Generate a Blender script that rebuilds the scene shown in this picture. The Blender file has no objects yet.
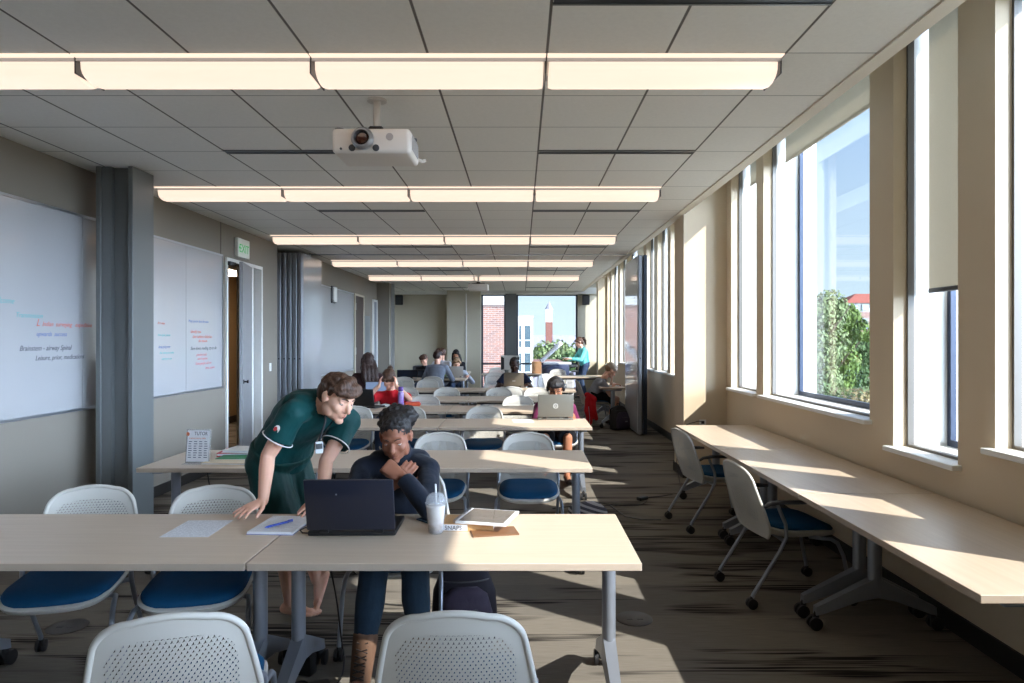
import bpy, bmesh, math, random
from mathutils import Vector, Matrix, noise
V = Vector
PI = math.pi
rnd = random.Random(7)
SC = bpy.context.scene
COL = SC.collection

# ------------------------------------------------------------------ colour and node helpers
def lin(r, g, b):
    def f(c):
        c /= 255.0
        return c / 12.92 if c <= .04045 else ((c + .055) / 1.055) ** 2.4
    return (f(r), f(g), f(b), 1.0)

class NT:
    """Small wrapper round a node tree so that shader maths reads like maths."""
    def __init__(s, mat):
        s.t = mat.node_tree
        s.n = s.t.nodes
    def node(s, kind, **kw):
        n = s.n.new(kind)
        for k, v in kw.items():
            setattr(n, k, v)
        return n
    def put(s, sock, v):
        if hasattr(v, 'is_linked'):
            s.t.links.new(v, sock)
        else:
            sock.default_value = v
    def m(s, op, a, b=0.0, c=None, clamp=False):
        n = s.node('ShaderNodeMath', operation=op, use_clamp=clamp)
        s.put(n.inputs[0], a)
        s.put(n.inputs[1], b)
        if c is not None:
            s.put(n.inputs[2], c)
        return n.outputs[0]
    def mix(s, f, a, b):
        n = s.node('ShaderNodeMix', data_type='RGBA')
        s.put(n.inputs[0], f); s.put(n.inputs[6], a); s.put(n.inputs[7], b)
        return n.outputs[2]
    def ramp(s, f, lo, hi):
        n = s.node('ShaderNodeMapRange')
        s.put(n.inputs[0], f)
        n.inputs[1].default_value = lo; n.inputs[2].default_value = hi
        return n.outputs[0]
    def pos(s):
        n = s.node('ShaderNodeNewGeometry')
        return n.outputs['Position']
    def obj(s):
        return s.node('ShaderNodeTexCoord').outputs['Object']
    def uv(s):
        return s.node('ShaderNodeTexCoord').outputs['UV']
    def sep(s, v):
        n = s.node('ShaderNodeSeparateXYZ'); s.put(n.inputs[0], v)
        return n.outputs
    def scale(s, v, xyz):
        n = s.node('ShaderNodeVectorMath', operation='MULTIPLY')
        s.put(n.inputs[0], v); n.inputs[1].default_value = xyz
        return n.outputs[0]
    def noise(s, v, sc=1.0, det=2.0, rough=.5):
        n = s.node('ShaderNodeTexNoise'); s.put(n.inputs['Vector'], v)
        n.inputs['Scale'].default_value = sc; n.inputs['Detail'].default_value = det
        n.inputs['Roughness'].default_value = rough
        return n.outputs[0]
    def bump(s, h, strength=.3, dist=.01):
        n = s.node('ShaderNodeBump'); s.put(n.inputs['Height'], h)
        n.inputs['Strength'].default_value = strength; n.inputs['Distance'].default_value = dist
        return n.outputs[0]

def newmat(name, base, rough=.5, metal=0.0, spec=.5, coat=0.0):
    m = bpy.data.materials.new(name); m.use_nodes = True
    b = m.node_tree.nodes['Principled BSDF']
    b.inputs['Base Color'].default_value = base if len(base) == 4 else lin(*base)
    b.inputs['Roughness'].default_value = rough
    b.inputs['Metallic'].default_value = metal
    b.inputs['Specular IOR Level'].default_value = spec
    b.inputs['Coat Weight'].default_value = coat
    return m, b, NT(m)

def simple(name, base, rough=.5, metal=0.0, spec=.5, coat=0.0, var=.06, sc=14.0, bump=0.0, bsc=200.0):
    """A plain procedural material: base colour with a faint mottling, optional fine bump."""
    m, b, n = newmat(name, base, rough, metal, spec, coat)
    c = b.inputs['Base Color'].default_value[:]
    f = n.noise(n.obj(), sc, 3)
    lo = tuple(x * (1 - var) for x in c[:3]) + (1,)
    hi = tuple(min(1, x * (1 + var)) for x in c[:3]) + (1,)
    n.put(b.inputs['Base Color'], n.mix(f, lo, hi))
    if bump:
        n.put(b.inputs['Normal'], n.bump(n.noise(n.obj(), bsc, 2), bump, .003))
    return m

def emis(name, rgb, strength):
    m, b, n = newmat(name, tuple(k * .55 for k in rgb), .4)
    b.inputs['Emission Color'].default_value = lin(*rgb)
    b.inputs['Emission Strength'].default_value = strength
    return m

# ------------------------------------------------------------------ mesh builder
class MB:
    def __init__(s):
        s.bm = bmesh.new()
        s.uvl = None
    def uv(s):
        if s.uvl is None:
            s.uvl = s.bm.loops.layers.uv.new('UVMap')
        return s.uvl
    def box(s, x0, x1, y0, y1, z0, z1, bev=0.0, mat=None, seg=1):
        vs = [s.bm.verts.new(p) for p in ((x0,y0,z0),(x1,y0,z0),(x1,y1,z0),(x0,y1,z0),(x0,y0,z1),(x1,y0,z1),(x1,y1,z1),(x0,y1,z1))]
        fs = [s.bm.faces.new([vs[i] for i in q]) for q in ((0,3,2,1),(4,5,6,7),(0,1,5,4),(1,2,6,5),(2,3,7,6),(3,0,4,7))]
        if bev:
            es = list({e for f in fs for e in f.edges})
            r = bmesh.ops.bevel(s.bm, geom=es, offset=bev, segments=seg, affect='EDGES', profile=.5)
            vs = list({v for f in r['faces'] for v in f.verts} | {v for v in vs if v.is_valid})
        if mat is not None:
            bmesh.ops.transform(s.bm, matrix=mat, verts=[v for v in vs if v.is_valid])
        return s
    def cbox(s, c, size, bev=0.0, mat=None, seg=1):
        x, y, z = c; a, b, d = (k / 2 for k in size)
        M = Matrix.Translation(c) @ (mat if mat is not None else Matrix())
        return s.box(-a, a, -b, b, -d, d, bev, M, seg)
    def loft(s, rings, caps=True, closed=True):
        R = [[s.bm.verts.new(p) for p in r] for r in rings]
        n = len(R[0])
        for a, b in zip(R[:-1], R[1:]):
            for i in range(n if closed else n - 1):
                j = (i + 1) % n
                try: s.bm.faces.new((a[i], a[j], b[j], b[i]))
                except ValueError: pass
        if caps and closed:
            s.bm.faces.new(list(reversed(R[0]))); s.bm.faces.new(R[-1])
        return R
    def tube(s, pts, r, seg=10, caps=True, flat=None):
        pts = [V(p) for p in pts]
        n = len(pts)
        rs = list(r) if isinstance(r, (list, tuple)) else [r] * n
        d0 = (pts[1] - pts[0]).normalized()
        up = V((0,0,1)) if abs(d0.z) < .9 else V((1,0,0))
        u = d0.cross(up).normalized()
        rings = []
        for i, p in enumerate(pts):
            if i == 0: d = d0
            elif i == n - 1: d = (pts[-1] - pts[-2]).normalized()
            else:
                d = (pts[i+1] - pts[i]).normalized() + (pts[i] - pts[i-1]).normalized()
                d = d.normalized() if d.length > 1e-6 else (pts[i+1] - pts[i]).normalized()
            u = (u - d * u.dot(d))
            u = u.normalized() if u.length > 1e-6 else d.orthogonal().normalized()
            w = d.cross(u)
            k = flat if flat else 1.0
            rings.append([p + u * (math.cos(2*PI*j/seg) * rs[i]) + w * (math.sin(2*PI*j/seg) * rs[i] * k) for j in range(seg)])
        s.loft(rings, caps)
        return s
    def cap(s, p0, r0, p1, r1=None, seg=12):
        """A tapered capsule."""
        r1 = r0 if r1 is None else r1
        p0, p1 = V(p0), V(p1)
        d = (p1 - p0)
        if d.length < 1e-6: return s.ell(p0, (r0,)*3)
        d.normalize()
        pts, rs = [], []
        for a in (85, 60, 30):
            t = math.radians(a); pts.append(p0 - d * r0 * math.sin(t)); rs.append(r0 * math.cos(t))
        pts.append(p0); rs.append(r0); pts.append(p1); rs.append(r1)
        for a in (30, 60, 85):
            t = math.radians(a); pts.append(p1 + d * r1 * math.sin(t)); rs.append(r1 * math.cos(t))
        return s.tube(pts, rs, seg)
    def chain(s, pts, rs, seg=12):
        for a, b, ra, rb in zip(pts[:-1], pts[1:], rs[:-1], rs[1:]):
            s.cap(a, ra, b, rb, seg)
        return s
    def ell(s, c, r, R=None, seg=16, rings=10):
        c = V(c)
        rr = []
        for i in range(1, rings):
            t = PI * i / rings
            rr.append([V((r[0]*math.sin(t)*math.cos(2*PI*j/seg), r[1]*math.sin(t)*math.sin(2*PI*j/seg), -r[2]*math.cos(t))) for j in range(seg)])
        if R is not None: rr = [[R @ p for p in q] for q in rr]
        rr = [[c + p for p in q] for q in rr]
        L = s.loft(rr, caps=False)
        b = V((0,0,-r[2])); t = V((0,0,r[2]))
        if R is not None: b, t = R @ b, R @ t
        vb, vt = s.bm.verts.new(c + b), s.bm.verts.new(c + t)
        for j in range(seg):
            k = (j + 1) % seg
            s.bm.faces.new((vb, L[0][k], L[0][j])); s.bm.faces.new((vt, L[-1][j], L[-1][k]))
        return s
    def lathe(s, prof, c=(0,0,0), seg=20, mat=None, caps=True):
        M = Matrix.Translation(c) @ (mat if mat is not None else Matrix())
        s.loft([[M @ V((r*math.cos(2*PI*j/seg), r*math.sin(2*PI*j/seg), z)) for j in range(seg)] for r, z in prof], caps)
        return s
    def prism(s, poly, z0, z1, mat=None):
        M = mat if mat is not None else Matrix()
        s.loft([[M @ V((x, y, z)) for x, y in poly] for z in (z0, z1)])
        return s
    def quad(s, *p):
        s.bm.faces.new([s.bm.verts.new(q) for q in p]); return s
    def mesh(s, name, smooth=35):
        bmesh.ops.recalc_face_normals(s.bm, faces=s.bm.faces)
        me = bpy.data.meshes.new(name)
        s.bm.to_mesh(me); s.bm.free()
        if smooth:
            me.shade_smooth()
            me.set_sharp_from_angle(angle=math.radians(smooth))
        return me
    def obj(s, name, mat, parent=None, smooth=35):
        return link(name, s.mesh(name, smooth), mat, parent)

def link(name, me, mat=None, parent=None):
    o = bpy.data.objects.new(name, me); COL.objects.link(o)
    if mat is not None and not me.materials: me.materials.append(mat)
    if parent is not None: o.parent = parent
    return o

def tag(o, label, cat, group=None, kind=None):
    if label: o['label'] = label
    if cat: o['category'] = cat
    if group: o['group'] = group
    if kind: o['kind'] = kind
    return o

def thing(name, label, cat, loc=(0,0,0), rz=0.0, group=None):
    o = bpy.data.objects.new(name, None); COL.objects.link(o)
    o.empty_display_size = .1
    o.location = loc; o.rotation_euler = (0, 0, rz)
    return tag(o, label, cat, group)

def struct(o, label=None, cat=None):
    o['kind'] = 'structure'
    return tag(o, label, cat)

KIDS = {}
def dup(root, loc, rz, label, group=None):
    """A copy of a thing, its parts and their sub-parts (mesh data shared)."""
    def cp(o, par):
        c = o.copy(); COL.objects.link(c)
        if par is not None: c.parent = par
        for ch in o.children: cp(ch, c)
        return c
    r = cp(root, None)
    r.location = loc; r.rotation_euler = (0, 0, rz); r['label'] = label
    if group: r['group'] = group
    return r

def text(name, body, size, mat, parent, M, ext=.0004, shear=0.0, align='LEFT', space=1.0):
    cu = bpy.data.curves.new(name, 'FONT'); cu.body = body; cu.size = size; cu.extrude = ext
    cu.shear = shear; cu.align_x = align; cu.space_character = space
    cu.resolution_u = 3
    o = bpy.data.objects.new(name, cu); COL.objects.link(o)
    dg = bpy.context.evaluated_depsgraph_get(); dg.update()
    me = bpy.data.meshes.new_from_object(o.evaluated_get(dg))
    bpy.data.objects.remove(o); bpy.data.curves.remove(cu)
    me.materials.clear(); me.materials.append(mat)
    o = bpy.data.objects.new(name, me); COL.objects.link(o)
    if parent is not None: o.parent = parent
    o.matrix_local = M
    return o

def frame_mat(origin, xa, ya):
    """Matrix whose local x and y run along xa and ya."""
    xa, ya = V(xa).normalized(), V(ya).normalized(); za = xa.cross(ya)
    M = Matrix((xa, ya, za)).transposed().to_4x4(); M.translation = V(origin)
    return M

# camera numbers read off the photograph: pinhole at (0,0,HC) looking along +Y
F, CX, CY, HC = 682.7, 521.0, 339.0, 1.62
def at(px, py, Y):
    """World point seen at pixel (px, py) when it stands Y metres away."""
    return V(((px - CX) * Y / F, Y, HC - (py - CY) * Y / F))
# ------------------------------------------------------------------ materials
def wall_paint(name, rgb):
    m, b, n = newmat(name, rgb, .7, spec=.25)
    c = b.inputs['Base Color'].default_value[:]
    f = n.noise(n.pos(), 1.3, 3)
    n.put(b.inputs['Base Color'], n.mix(f, tuple(x*.95 for x in c[:3])+(1,), tuple(x*1.04 for x in c[:3])+(1,)))
    n.put(b.inputs['Normal'], n.bump(n.noise(n.pos(), 260, 2), .08, .002))
    return m
M_WALL = wall_paint('beige_wall_paint', (213, 195, 168))
M_WALLG = wall_paint('grey_wall_paint', (138, 131, 121))
M_WALLB = wall_paint('pale_wall_paint', (196, 188, 168))
M_TAN = wall_paint('corridor_paint', (170, 146, 112))
M_WHITEP = simple('white_trim_paint', (232, 232, 228), .55, var=.02)
M_BORDER = wall_paint('ceiling_border_paint', (226, 218, 203))
M_DARKBASE = simple('dark_baseboard_rubber', (38, 36, 34), .55)
M_STEELP = simple('grey_column_paint', (104, 108, 108), .38, var=.03, sc=4)
M_ALU = simple('satin_aluminium', (172, 176, 182), .32, .85, var=.04)
M_LEG = simple('silver_leg_paint', (150, 156, 166), .34, .55, var=.04)
M_FRAMEG = simple('grey_window_frame', (112, 108, 102), .45, .2)
M_FRAMED = simple('dark_blue_window_frame', (44, 54, 74), .4, .3)
M_BLACK = simple('black_plastic', (20, 20, 22), .42)
M_RUBBER = simple('caster_rubber', (30, 30, 32), .55)
M_GREYPL = simple('dark_grey_plastic', (66, 68, 72), .45)
M_PART = simple('partition_grey_metal', (142, 146, 152), .36, .4)
M_DKPART = simple('partition_dark_edge', (38, 46, 58), .42, .3)
M_DOOR = simple('dark_wood_door', (74, 62, 56), .5, var=.15, sc=6)
M_BLIND, _b, _n = newmat('roller_blind_fabric', (205, 199, 186), .8, spec=.1)
_f = _n.noise(_n.scale(_n.pos(), (1, 300, 300)), 1, 2)
_n.put(_b.inputs['Base Color'], _n.mix(_f, lin(196, 190, 176), lin(216, 211, 199)))
_t = _n.node('ShaderNodeBsdfTranslucent'); _t.inputs[0].default_value = lin(206, 200, 186); _x = _n.node('ShaderNodeMixShader'); _n.put(_x.inputs[0], .35)
_n.put(_x.inputs[1], _b.outputs[0]); _n.put(_x.inputs[2], _t.outputs[0]); _n.put(_n.n['Material Output'].inputs[0], _x.outputs[0])

# ceiling tiles: thin joints across, wider T-bar joints along the room, faint mineral texture
M_CEIL, _b, _n = newmat('ceiling_tile', (214, 214, 212), .85, spec=.1)
_p = _n.sep(_n.pos())
def _joint(c, off, pitch, w):
    t = _n.m('PINGPONG', _n.m('SUBTRACT', c, off), pitch / 2)
    return _n.ramp(t, w, w * .6)
_jx = _joint(_p[0], .1326, .61, .0085)
_jy = _joint(_p[1], 3.487, .61, .0055)
_nz = _n.noise(_n.pos(), 40, 4, .7)
_base = _n.mix(_nz, lin(226, 224, 218), lin(240, 238, 232))
_c = _n.mix(_jy, _base, lin(150, 148, 145))
_c = _n.mix(_jx, _c, lin(112, 108, 104))
_n.put(_b.inputs['Base Color'], _c)
_n.put(_b.inputs['Normal'], _n.bump(_n.m('SUBTRACT', _n.m('MULTIPLY', _n.noise(_n.pos(), 300, 3), .15), _n.m('MAXIMUM', _jx, _jy)), .4, .004))

# carpet: fine ribs along X with clusters of dark streaks, laid in planks
M_CARPET, _b, _n = newmat('streaked_carpet', (112, 104, 94), .95, spec=.05)
_pos = _n.pos(); _p = _n.sep(_pos)
_row = _n.m('FLOOR', _n.m('DIVIDE', _p[1], .25))
_sh = _n.m('MULTIPLY', _n.m('FRACT', _n.m('MULTIPLY', _row, .3719)), 7.3)
_cmb = _n.node('ShaderNodeCombineXYZ')
_n.put(_cmb.inputs[0], _n.m('ADD', _p[0], _sh)); _n.put(_cmb.inputs[1], _p[1]); _n.put(_cmb.inputs[2], _row)
_v = _cmb.outputs[0]
_mask = _n.ramp(_n.noise(_n.scale(_v, (1.1, 5.5, 3.7)), 1, 1), .53, .62)
_str = _n.ramp(_n.noise(_n.scale(_v, (1.6, 62, 1)), 1, 2), .42, .55)
_dark = _n.m('MULTIPLY', _mask, _str)
_rib = _n.noise(_n.scale(_v, (7, 240, 1)), 1, 2)
_plank = _n.noise(_n.scale(_v, (.45, .01, 5.3)), 1, 0)
_base = _n.mix(_rib, lin(88, 83, 77), lin(134, 128, 119))
_base = _n.mix(_n.ramp(_plank, .35, .65), _base, _n.mix(_rib, lin(100, 95, 86), lin(146, 138, 127)))
_n.put(_b.inputs['Base Color'], _n.mix(_dark, _base, lin(42, 39, 37)))
_n.put(_b.inputs['Normal'], _n.bump(_rib, .5, .004))

# light maple laminate with a faint grain along X
def laminate(name, axis):
    m, b, n = newmat(name, (214, 198, 178), .38, spec=.4)
    sc = (2.2, 55, 20) if axis == 'x' else (55, 2.2, 20)
    f = n.noise(n.scale(n.obj(), sc), 1, 4, .6)
    n.put(b.inputs['Base Color'], n.mix(f, lin(192, 172, 150), lin(214, 196, 175)))
    return m
M_LAM = laminate('maple_laminate', 'x')
M_EDGE = simple('laminate_edge_band', (176, 160, 143), .45, var=.04)

# perforated chair shell: a hexagonal lattice of three-armed holes inside a rounded field (uv in metres)
M_SHELL, _b, _n = newmat('perforated_white_plastic', (198, 195, 187), .42, spec=.4)
_uv = _n.sep(_n.uv())
_A, _B, _L, _W = .0156, .0135, .0054, .0017
def _ys(ox, oy):
    px = _n.m('SUBTRACT', _n.m('FLOORED_MODULO', _n.m('ADD', _uv[0], ox), _A), _A / 2)
    py = _n.m('SUBTRACT', _n.m('FLOORED_MODULO', _n.m('ADD', _uv[1], oy), 2 * _B), _B)
    best = None
    for a in (90, 210, 330):
        dx, dy = math.cos(math.radians(a)), math.sin(math.radians(a))
        t = _n.m('MAXIMUM', _n.m('MINIMUM', _n.m('ADD', _n.m('MULTIPLY', px, dx), _n.m('MULTIPLY', py, dy)), _L), 0.0)
        ex = _n.m('MULTIPLY_ADD', t, -dx, px); ey = _n.m('MULTIPLY_ADD', t, -dy, py)
        d = _n.m('ADD', _n.m('MULTIPLY', ex, ex), _n.m('MULTIPLY', ey, ey))
        best = d if best is None else _n.m('MINIMUM', best, d)
    return best
_d = _n.m('MINIMUM', _ys(1.0, 1.0), _ys(1.0 + _A / 2, 1.0 + _B))
_hole = _n.m('LESS_THAN', _d, _W * _W)
_q = _n.m('ADD', _n.m('POWER', _n.m('ABSOLUTE', _n.m('DIVIDE', _uv[0], .178)), 4.0),
          _n.m('POWER', _n.m('ABSOLUTE', _n.m('DIVIDE', _n.m('SUBTRACT', _uv[1], .245), .160)), 4.0))
_hole = _n.m('MULTIPLY', _hole, _n.m('LESS_THAN', _q, 1.0))
_n.put(_b.inputs['Alpha'], _n.m('SUBTRACT', 1.0, _hole))
M_SHELLP = simple('white_chair_plastic', (196, 193, 186), .42, var=.02)
M_BLUE = simple('blue_seat_fabric', (12, 70, 108), .75, spec=.2, var=.12, sc=60, bump=.3, bsc=900)
M_GLASS = bpy.data.materials.new('window_glass'); M_GLASS.use_nodes = True
_n = NT(M_GLASS); _n.n.clear()
_o = _n.node('ShaderNodeOutputMaterial'); _tr = _n.node('ShaderNodeBsdfTransparent'); _gl = _n.node('ShaderNodeBsdfGlossy')
_tr.inputs[0].default_value = (.975, .985, .985, 1); _gl.inputs['Roughness'].default_value = .01
_lw = _n.node('ShaderNodeLayerWeight'); _lw.inputs[0].default_value = .5
_fr = _n.m('MULTIPLY_ADD', _n.m('POWER', _lw.outputs['Facing'], 4.0), .5, .03)
_mx = _n.node('ShaderNodeMixShader')
_n.put(_mx.inputs[0], _fr); _n.put(_mx.inputs[1], _tr.outputs[0]); _n.put(_mx.inputs[2], _gl.outputs[0])
_n.put(_o.inputs[0], _mx.outputs[0])
M_CLEAR = bpy.data.materials.new('clear_plastic'); M_CLEAR.use_nodes = True
_n = NT(M_CLEAR); _n.n.clear()
_o = _n.node('ShaderNodeOutputMaterial'); _tr = _n.node('ShaderNodeBsdfTransparent'); _gl = _n.node('ShaderNodeBsdfPrincipled')
_tr.inputs[0].default_value = (.95, .96, .97, 1); _gl.inputs['Base Color'].default_value = (.8, .82, .84, 1); _gl.inputs['Roughness'].default_value = .15
_mx = _n.node('ShaderNodeMixShader'); _n.put(_mx.inputs[0], .2)
_n.put(_mx.inputs[1], _tr.outputs[0]); _n.put(_mx.inputs[2], _gl.outputs[0]); _n.put(_o.inputs[0], _mx.outputs[0])
M_WB = simple('whiteboard_enamel', (176, 176, 177), .16, spec=.6, coat=.3, var=.02, sc=2)
M_LENS = emis('lamp_diffuser', (255, 229, 208), .80)
M_WBG = simple('glossy_partition_board', (208, 210, 214), .07, spec=.7, coat=.5, var=.02, sc=2)
M_LENSR = emis('lamp_reflector', (255, 228, 206), .85)
def cloth(name, rgb, rough=.85, var=.15, sheen=.2, wr=.35, sc=28):
    m, b, n = newmat(name, rgb, rough, spec=.15)
    b.inputs['Sheen Weight'].default_value = sheen * .3
    c = b.inputs['Base Color'].default_value[:]
    f = n.noise(n.obj(), 16, 3)
    n.put(b.inputs['Base Color'], n.mix(f, tuple(x*(1-var) for x in c[:3])+(1,), tuple(x*(1+var) for x in c[:3])+(1,)))
    n.put(b.inputs['Normal'], n.bump(n.noise(n.scale(n.obj(), (1, 1, .55)), sc, 3), wr, .012))
    return m
def skin(name, rgb):
    m, b, n = newmat(name, rgb, .5, spec=.3)
    b.inputs['Subsurface Weight'].default_value = .12
    b.inputs['Subsurface Radius'].default_value = (.02, .008, .004)
    c = b.inputs['Base Color'].default_value[:]
    f = n.noise(n.obj(), 22, 3)
    n.put(b.inputs['Base Color'], n.mix(f, (c[0]*.93, c[1]*.88, c[2]*.86, 1), (min(1, c[0]*1.06), c[1]*1.04, c[2]*1.02, 1)))
    return m
def hairm(name, rgb):
    m, b, n = newmat(name, rgb, .5, spec=.35)
    c = b.inputs['Base Color'].default_value[:]
    f = n.noise(n.scale(n.obj(), (90, 90, 18)), 1, 3, .6)
    n.put(b.inputs['Base Color'], n.mix(n.ramp(f, .3, .7), tuple(x*.45 for x in c[:3])+(1,), tuple(x*1.5 for x in c[:3])+(1,)))
    n.put(b.inputs['Normal'], n.bump(f, .9, .008))
    return m
# ------------------------------------------------------------------ the room
XL, XR, YB, YF, ZC = -3.75, 2.40, 21.0, -3.2, 3.081
XO, ZT = 2.90, 3.9
m = MB(); m.box(-6.2, 2.9, YF - .2, YB + .3, -.15, 0); struct(m.obj('floor', M_CARPET), 'grey brown carpet with dark streaks running across the room', 'floor')

m = MB(); m.box(-4.3, 1.815, YF, YB - .25, ZC, ZC + .1)
struct(m.obj('ceiling', M_CEIL, smooth=0), 'grey white tile ceiling with slot joints', 'ceiling')
m = MB(); m.box(1.817, 1.905, YF, YB - .25, ZC - .012, ZC + .16)
struct(m.obj('trim_1', M_BORDER, smooth=0), 'pale plaster strip along the window edge of the ceiling', 'trim')
m = MB(); m.box(-6.3, XO, YF - .2, YB + .3, ZT, ZT + .15)
struct(m.obj('ceiling_slab', M_WHITEP, smooth=0), 'upper slab above the hung ceiling', 'ceiling')

# right wall with its window openings: (y0, y1, sill height)
WINS = [(-3.0, -2.35, .93), (-2.1, -.35, 1.065), (.34, 2.40, 1.065), (2.64, 3.455, 1.065), (3.75, 4.40, .93), (4.70, 6.756, 1.065), (6.966, 7.79, 1.065),
        (8.75, 9.45, .93), (9.7, 10.95, 1.065), (11.2, 12.0, 1.065), (12.32, 13.05, 1.065), (13.35, 15.3, 1.065), (15.55, 16.55, 1.065), (16.95, 18.1, .93), (18.42, 18.95, .93), (20.3, 20.95, .93)]
ZH = 3.78
m = MB()
y = YF - .2
for (a, b, sz) in WINS:
    m.box(XR, XO, y, a, 0, ZT)
    m.box(XR, XO, a, b, 0, sz - .03)
    m.box(XR, XO, a, b, ZH, ZT)
    y = b
m.box(XR, XO, y, YB + .3, 0, ZT)
struct(m.obj('wall_right', M_WALL, smooth=0), 'beige window wall along the bench', 'wall')

def ring(m, y0, y1, z0, z1, x0, x1, t, lo=True):
    m.box(x0, x1, y0, y0 + t, z0, z1); m.box(x0, x1, y1 - t, y1, z0, z1)
    m.box(x0, x1, y0 + t, y1 - t, z1 - t, z1)
    if lo: m.box(x0, x1, y0 + t, y1 - t, z0, z0 + t)
for i, (a, b, sz) in enumerate(WINS):
    w = struct(thing('window_%d' % (i + 1), 'deep window opening in the beige wall', 'window', (0, 0, 0)))
    m = MB(); ring(m, a, b, sz, ZH, 2.485, 2.525, .016); m.obj('inner_frame', M_FRAMEG, w, 0)
    m = MB(); ring(m, a, b, sz - .005, ZH, 2.525, 2.742, .008); m.obj('jamb_liner', M_WHITEP, w, 0)
    m = MB(); ring(m, a, b, sz, ZH, 2.742, 2.778, .045)
    m.obj('window_frame', M_FRAMED, w, 0)
    m = MB(); m.box(2.757, 2.763, a + .04, b - .04, sz + .04, ZH - .04); m.obj('window_glass', M_GLASS, w, 0)
    m = MB(); ring(m, a, b, sz - .02, ZH, 2.778, XO + .02, .008); m.obj('outer_liner', M_WHITEP, w, 0)
    m = MB(); m.box(2.345, 2.49, a - .035, b + .035, sz - .03, sz, .004); m.obj('window_sill', M_WHITEP, w, 0)

# roller blinds
blabs = {2: ('raised blind over the window behind the bench end', 3.36), 3: ('raised roller blind over the narrow window nearest the bench end', 3.36),
         4: ('pale roller blind pulled halfway down the narrow window', 1.926), 5: ('raised roller blind at the head of the wide window with trees', 3.36),
         6: ('raised roller blind at the head of the narrow window before the pilaster', 3.36)}
for i, (a, b, sz) in enumerate(WINS):
    lab, zb = blabs.get(i, ('raised roller blind over a window %s' % ['', '', '', '', '', '', '', 'just past the pilaster', 'second past the pilaster', 'beside the folded partition', 'behind the folded partition', 'of the far room, wide one', 'of the far room, above the writing man', 'of the far room near the copier', 'just before the narrow pilaster', 'in the far corner by the copier'][i] if i > 6 else 'raised roller blind out of view', 3.36))
    t = thing('roller_blind', lab, 'blind', (2.60, (a + b) / 2, 3.74), 0, 'roller blinds of the window wall')
    h = (b - a) / 2 - .05
    m = MB(); m.box(-.002, .002, -h, h, zb - 3.74, 0); m.obj('blind_fabric', M_BLIND, t, 0)
    m = MB(); m.box(-.008, .008, -h, h, zb - 3.755, zb - 3.725, .004); m.obj('bottom_bar', M_GREYPL if i == 4 else M_BLIND, t, 0)
    m = MB(); m.tube([(0, -h - .02, 0), (0, h + .02, 0)], .028, 12); m.obj('roller_tube', M_ALU, t)

# pilasters on the window wall
m = MB(); m.box(1.90, XR, 7.97, 8.45, 0, ZT); struct(m.obj('wall_pilaster', M_WALL, smooth=0), 'beige pilaster beside the far end of the bench', 'pilaster')
m = MB(); m.box(2.14, XR, 19.0, 19.35, 0, ZT); struct(m.obj('wall_pilaster', M_WALL, smooth=0), 'narrow beige pilaster near the copier', 'pilaster')
m = MB(); m.box(1.885, 2.40, 7.955, 7.97, 0, .11); m.box(1.885, 1.90, 7.97, 8.46, 0, .11); m.box(1.885, 2.4, 8.45, 8.465, 0, .11)
m.box(2.385, 2.40, YF, 7.955, 0, .11); m.box(2.385, 2.40, 8.465, 19.0, 0, .11); m.box(2.385, 2.40, 19.35, YB, 0, .11)
struct(m.obj('baseboard_right', M_DARKBASE, smooth=0), 'black rubber baseboard under the windows', 'baseboard')

# left wall with the door opening and the recess for the folding partition
m = MB(); W = .18
m.box(XL - W, XL, YF - .2, 8.66, 0, ZT); m.box(XL - W, XL, 8.66, 9.86, 2.66, ZT); m.box(XL - W, XL, 9.86, 10.5, 0, ZT)
m.box(-4.3, XL - W, 10.32, 10.5, 0, ZT); m.box(-4.3, -4.12, 10.5, 12.3, 0, ZT); m.box(-4.3, XL, 12.3, 12.46, 0, ZT)
m.box(XL - W, XL, 12.46, 17.75, 0, ZT)
struct(m.obj('wall_left', M_WALLG, smooth=0), 'grey wall with the whiteboards and the exit door', 'wall')
m = MB(); m.box(-4.3, -3.43, 17.75, 18.35, 0, ZT); struct(m.obj('wall_jog', M_WALLG, smooth=0), 'grey wall corner before the back wall', 'wall')
m = MB(); m.box(-3.43, -3.40, 18.05, 18.36, 0, ZC); struct(m.obj('trim_2', M_ALU, smooth=0), 'added bright strip standing in for the lit side of the wall corner', 'trim')  # strip added: bright material stands in for light on the corner's side face
m = MB(); m.box(-4.4, -4.2, 18.35, YB, 0, ZT); struct(m.obj('wall_left_far', M_WALLB, smooth=0), 'side wall at the far end', 'wall')
m = MB()
for a, b in ((YF, 8.66), (9.86, 10.5), (12.46, 15.28), (16.12, 17.75)): m.box(XL, XL + .012, a, b, 0, .11)
struct(m.obj('baseboard_left', M_DARKBASE, smooth=0), 'black rubber baseboard of the grey wall', 'baseboard')
m = MB(); m.box(XL - .002, XL + .003, 8.52, 8.528, 2.67, ZC)

struct(m.obj('trim_3', M_DARKBASE, smooth=0), 'thin joints in the upper grey wall', 'trim')
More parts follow.
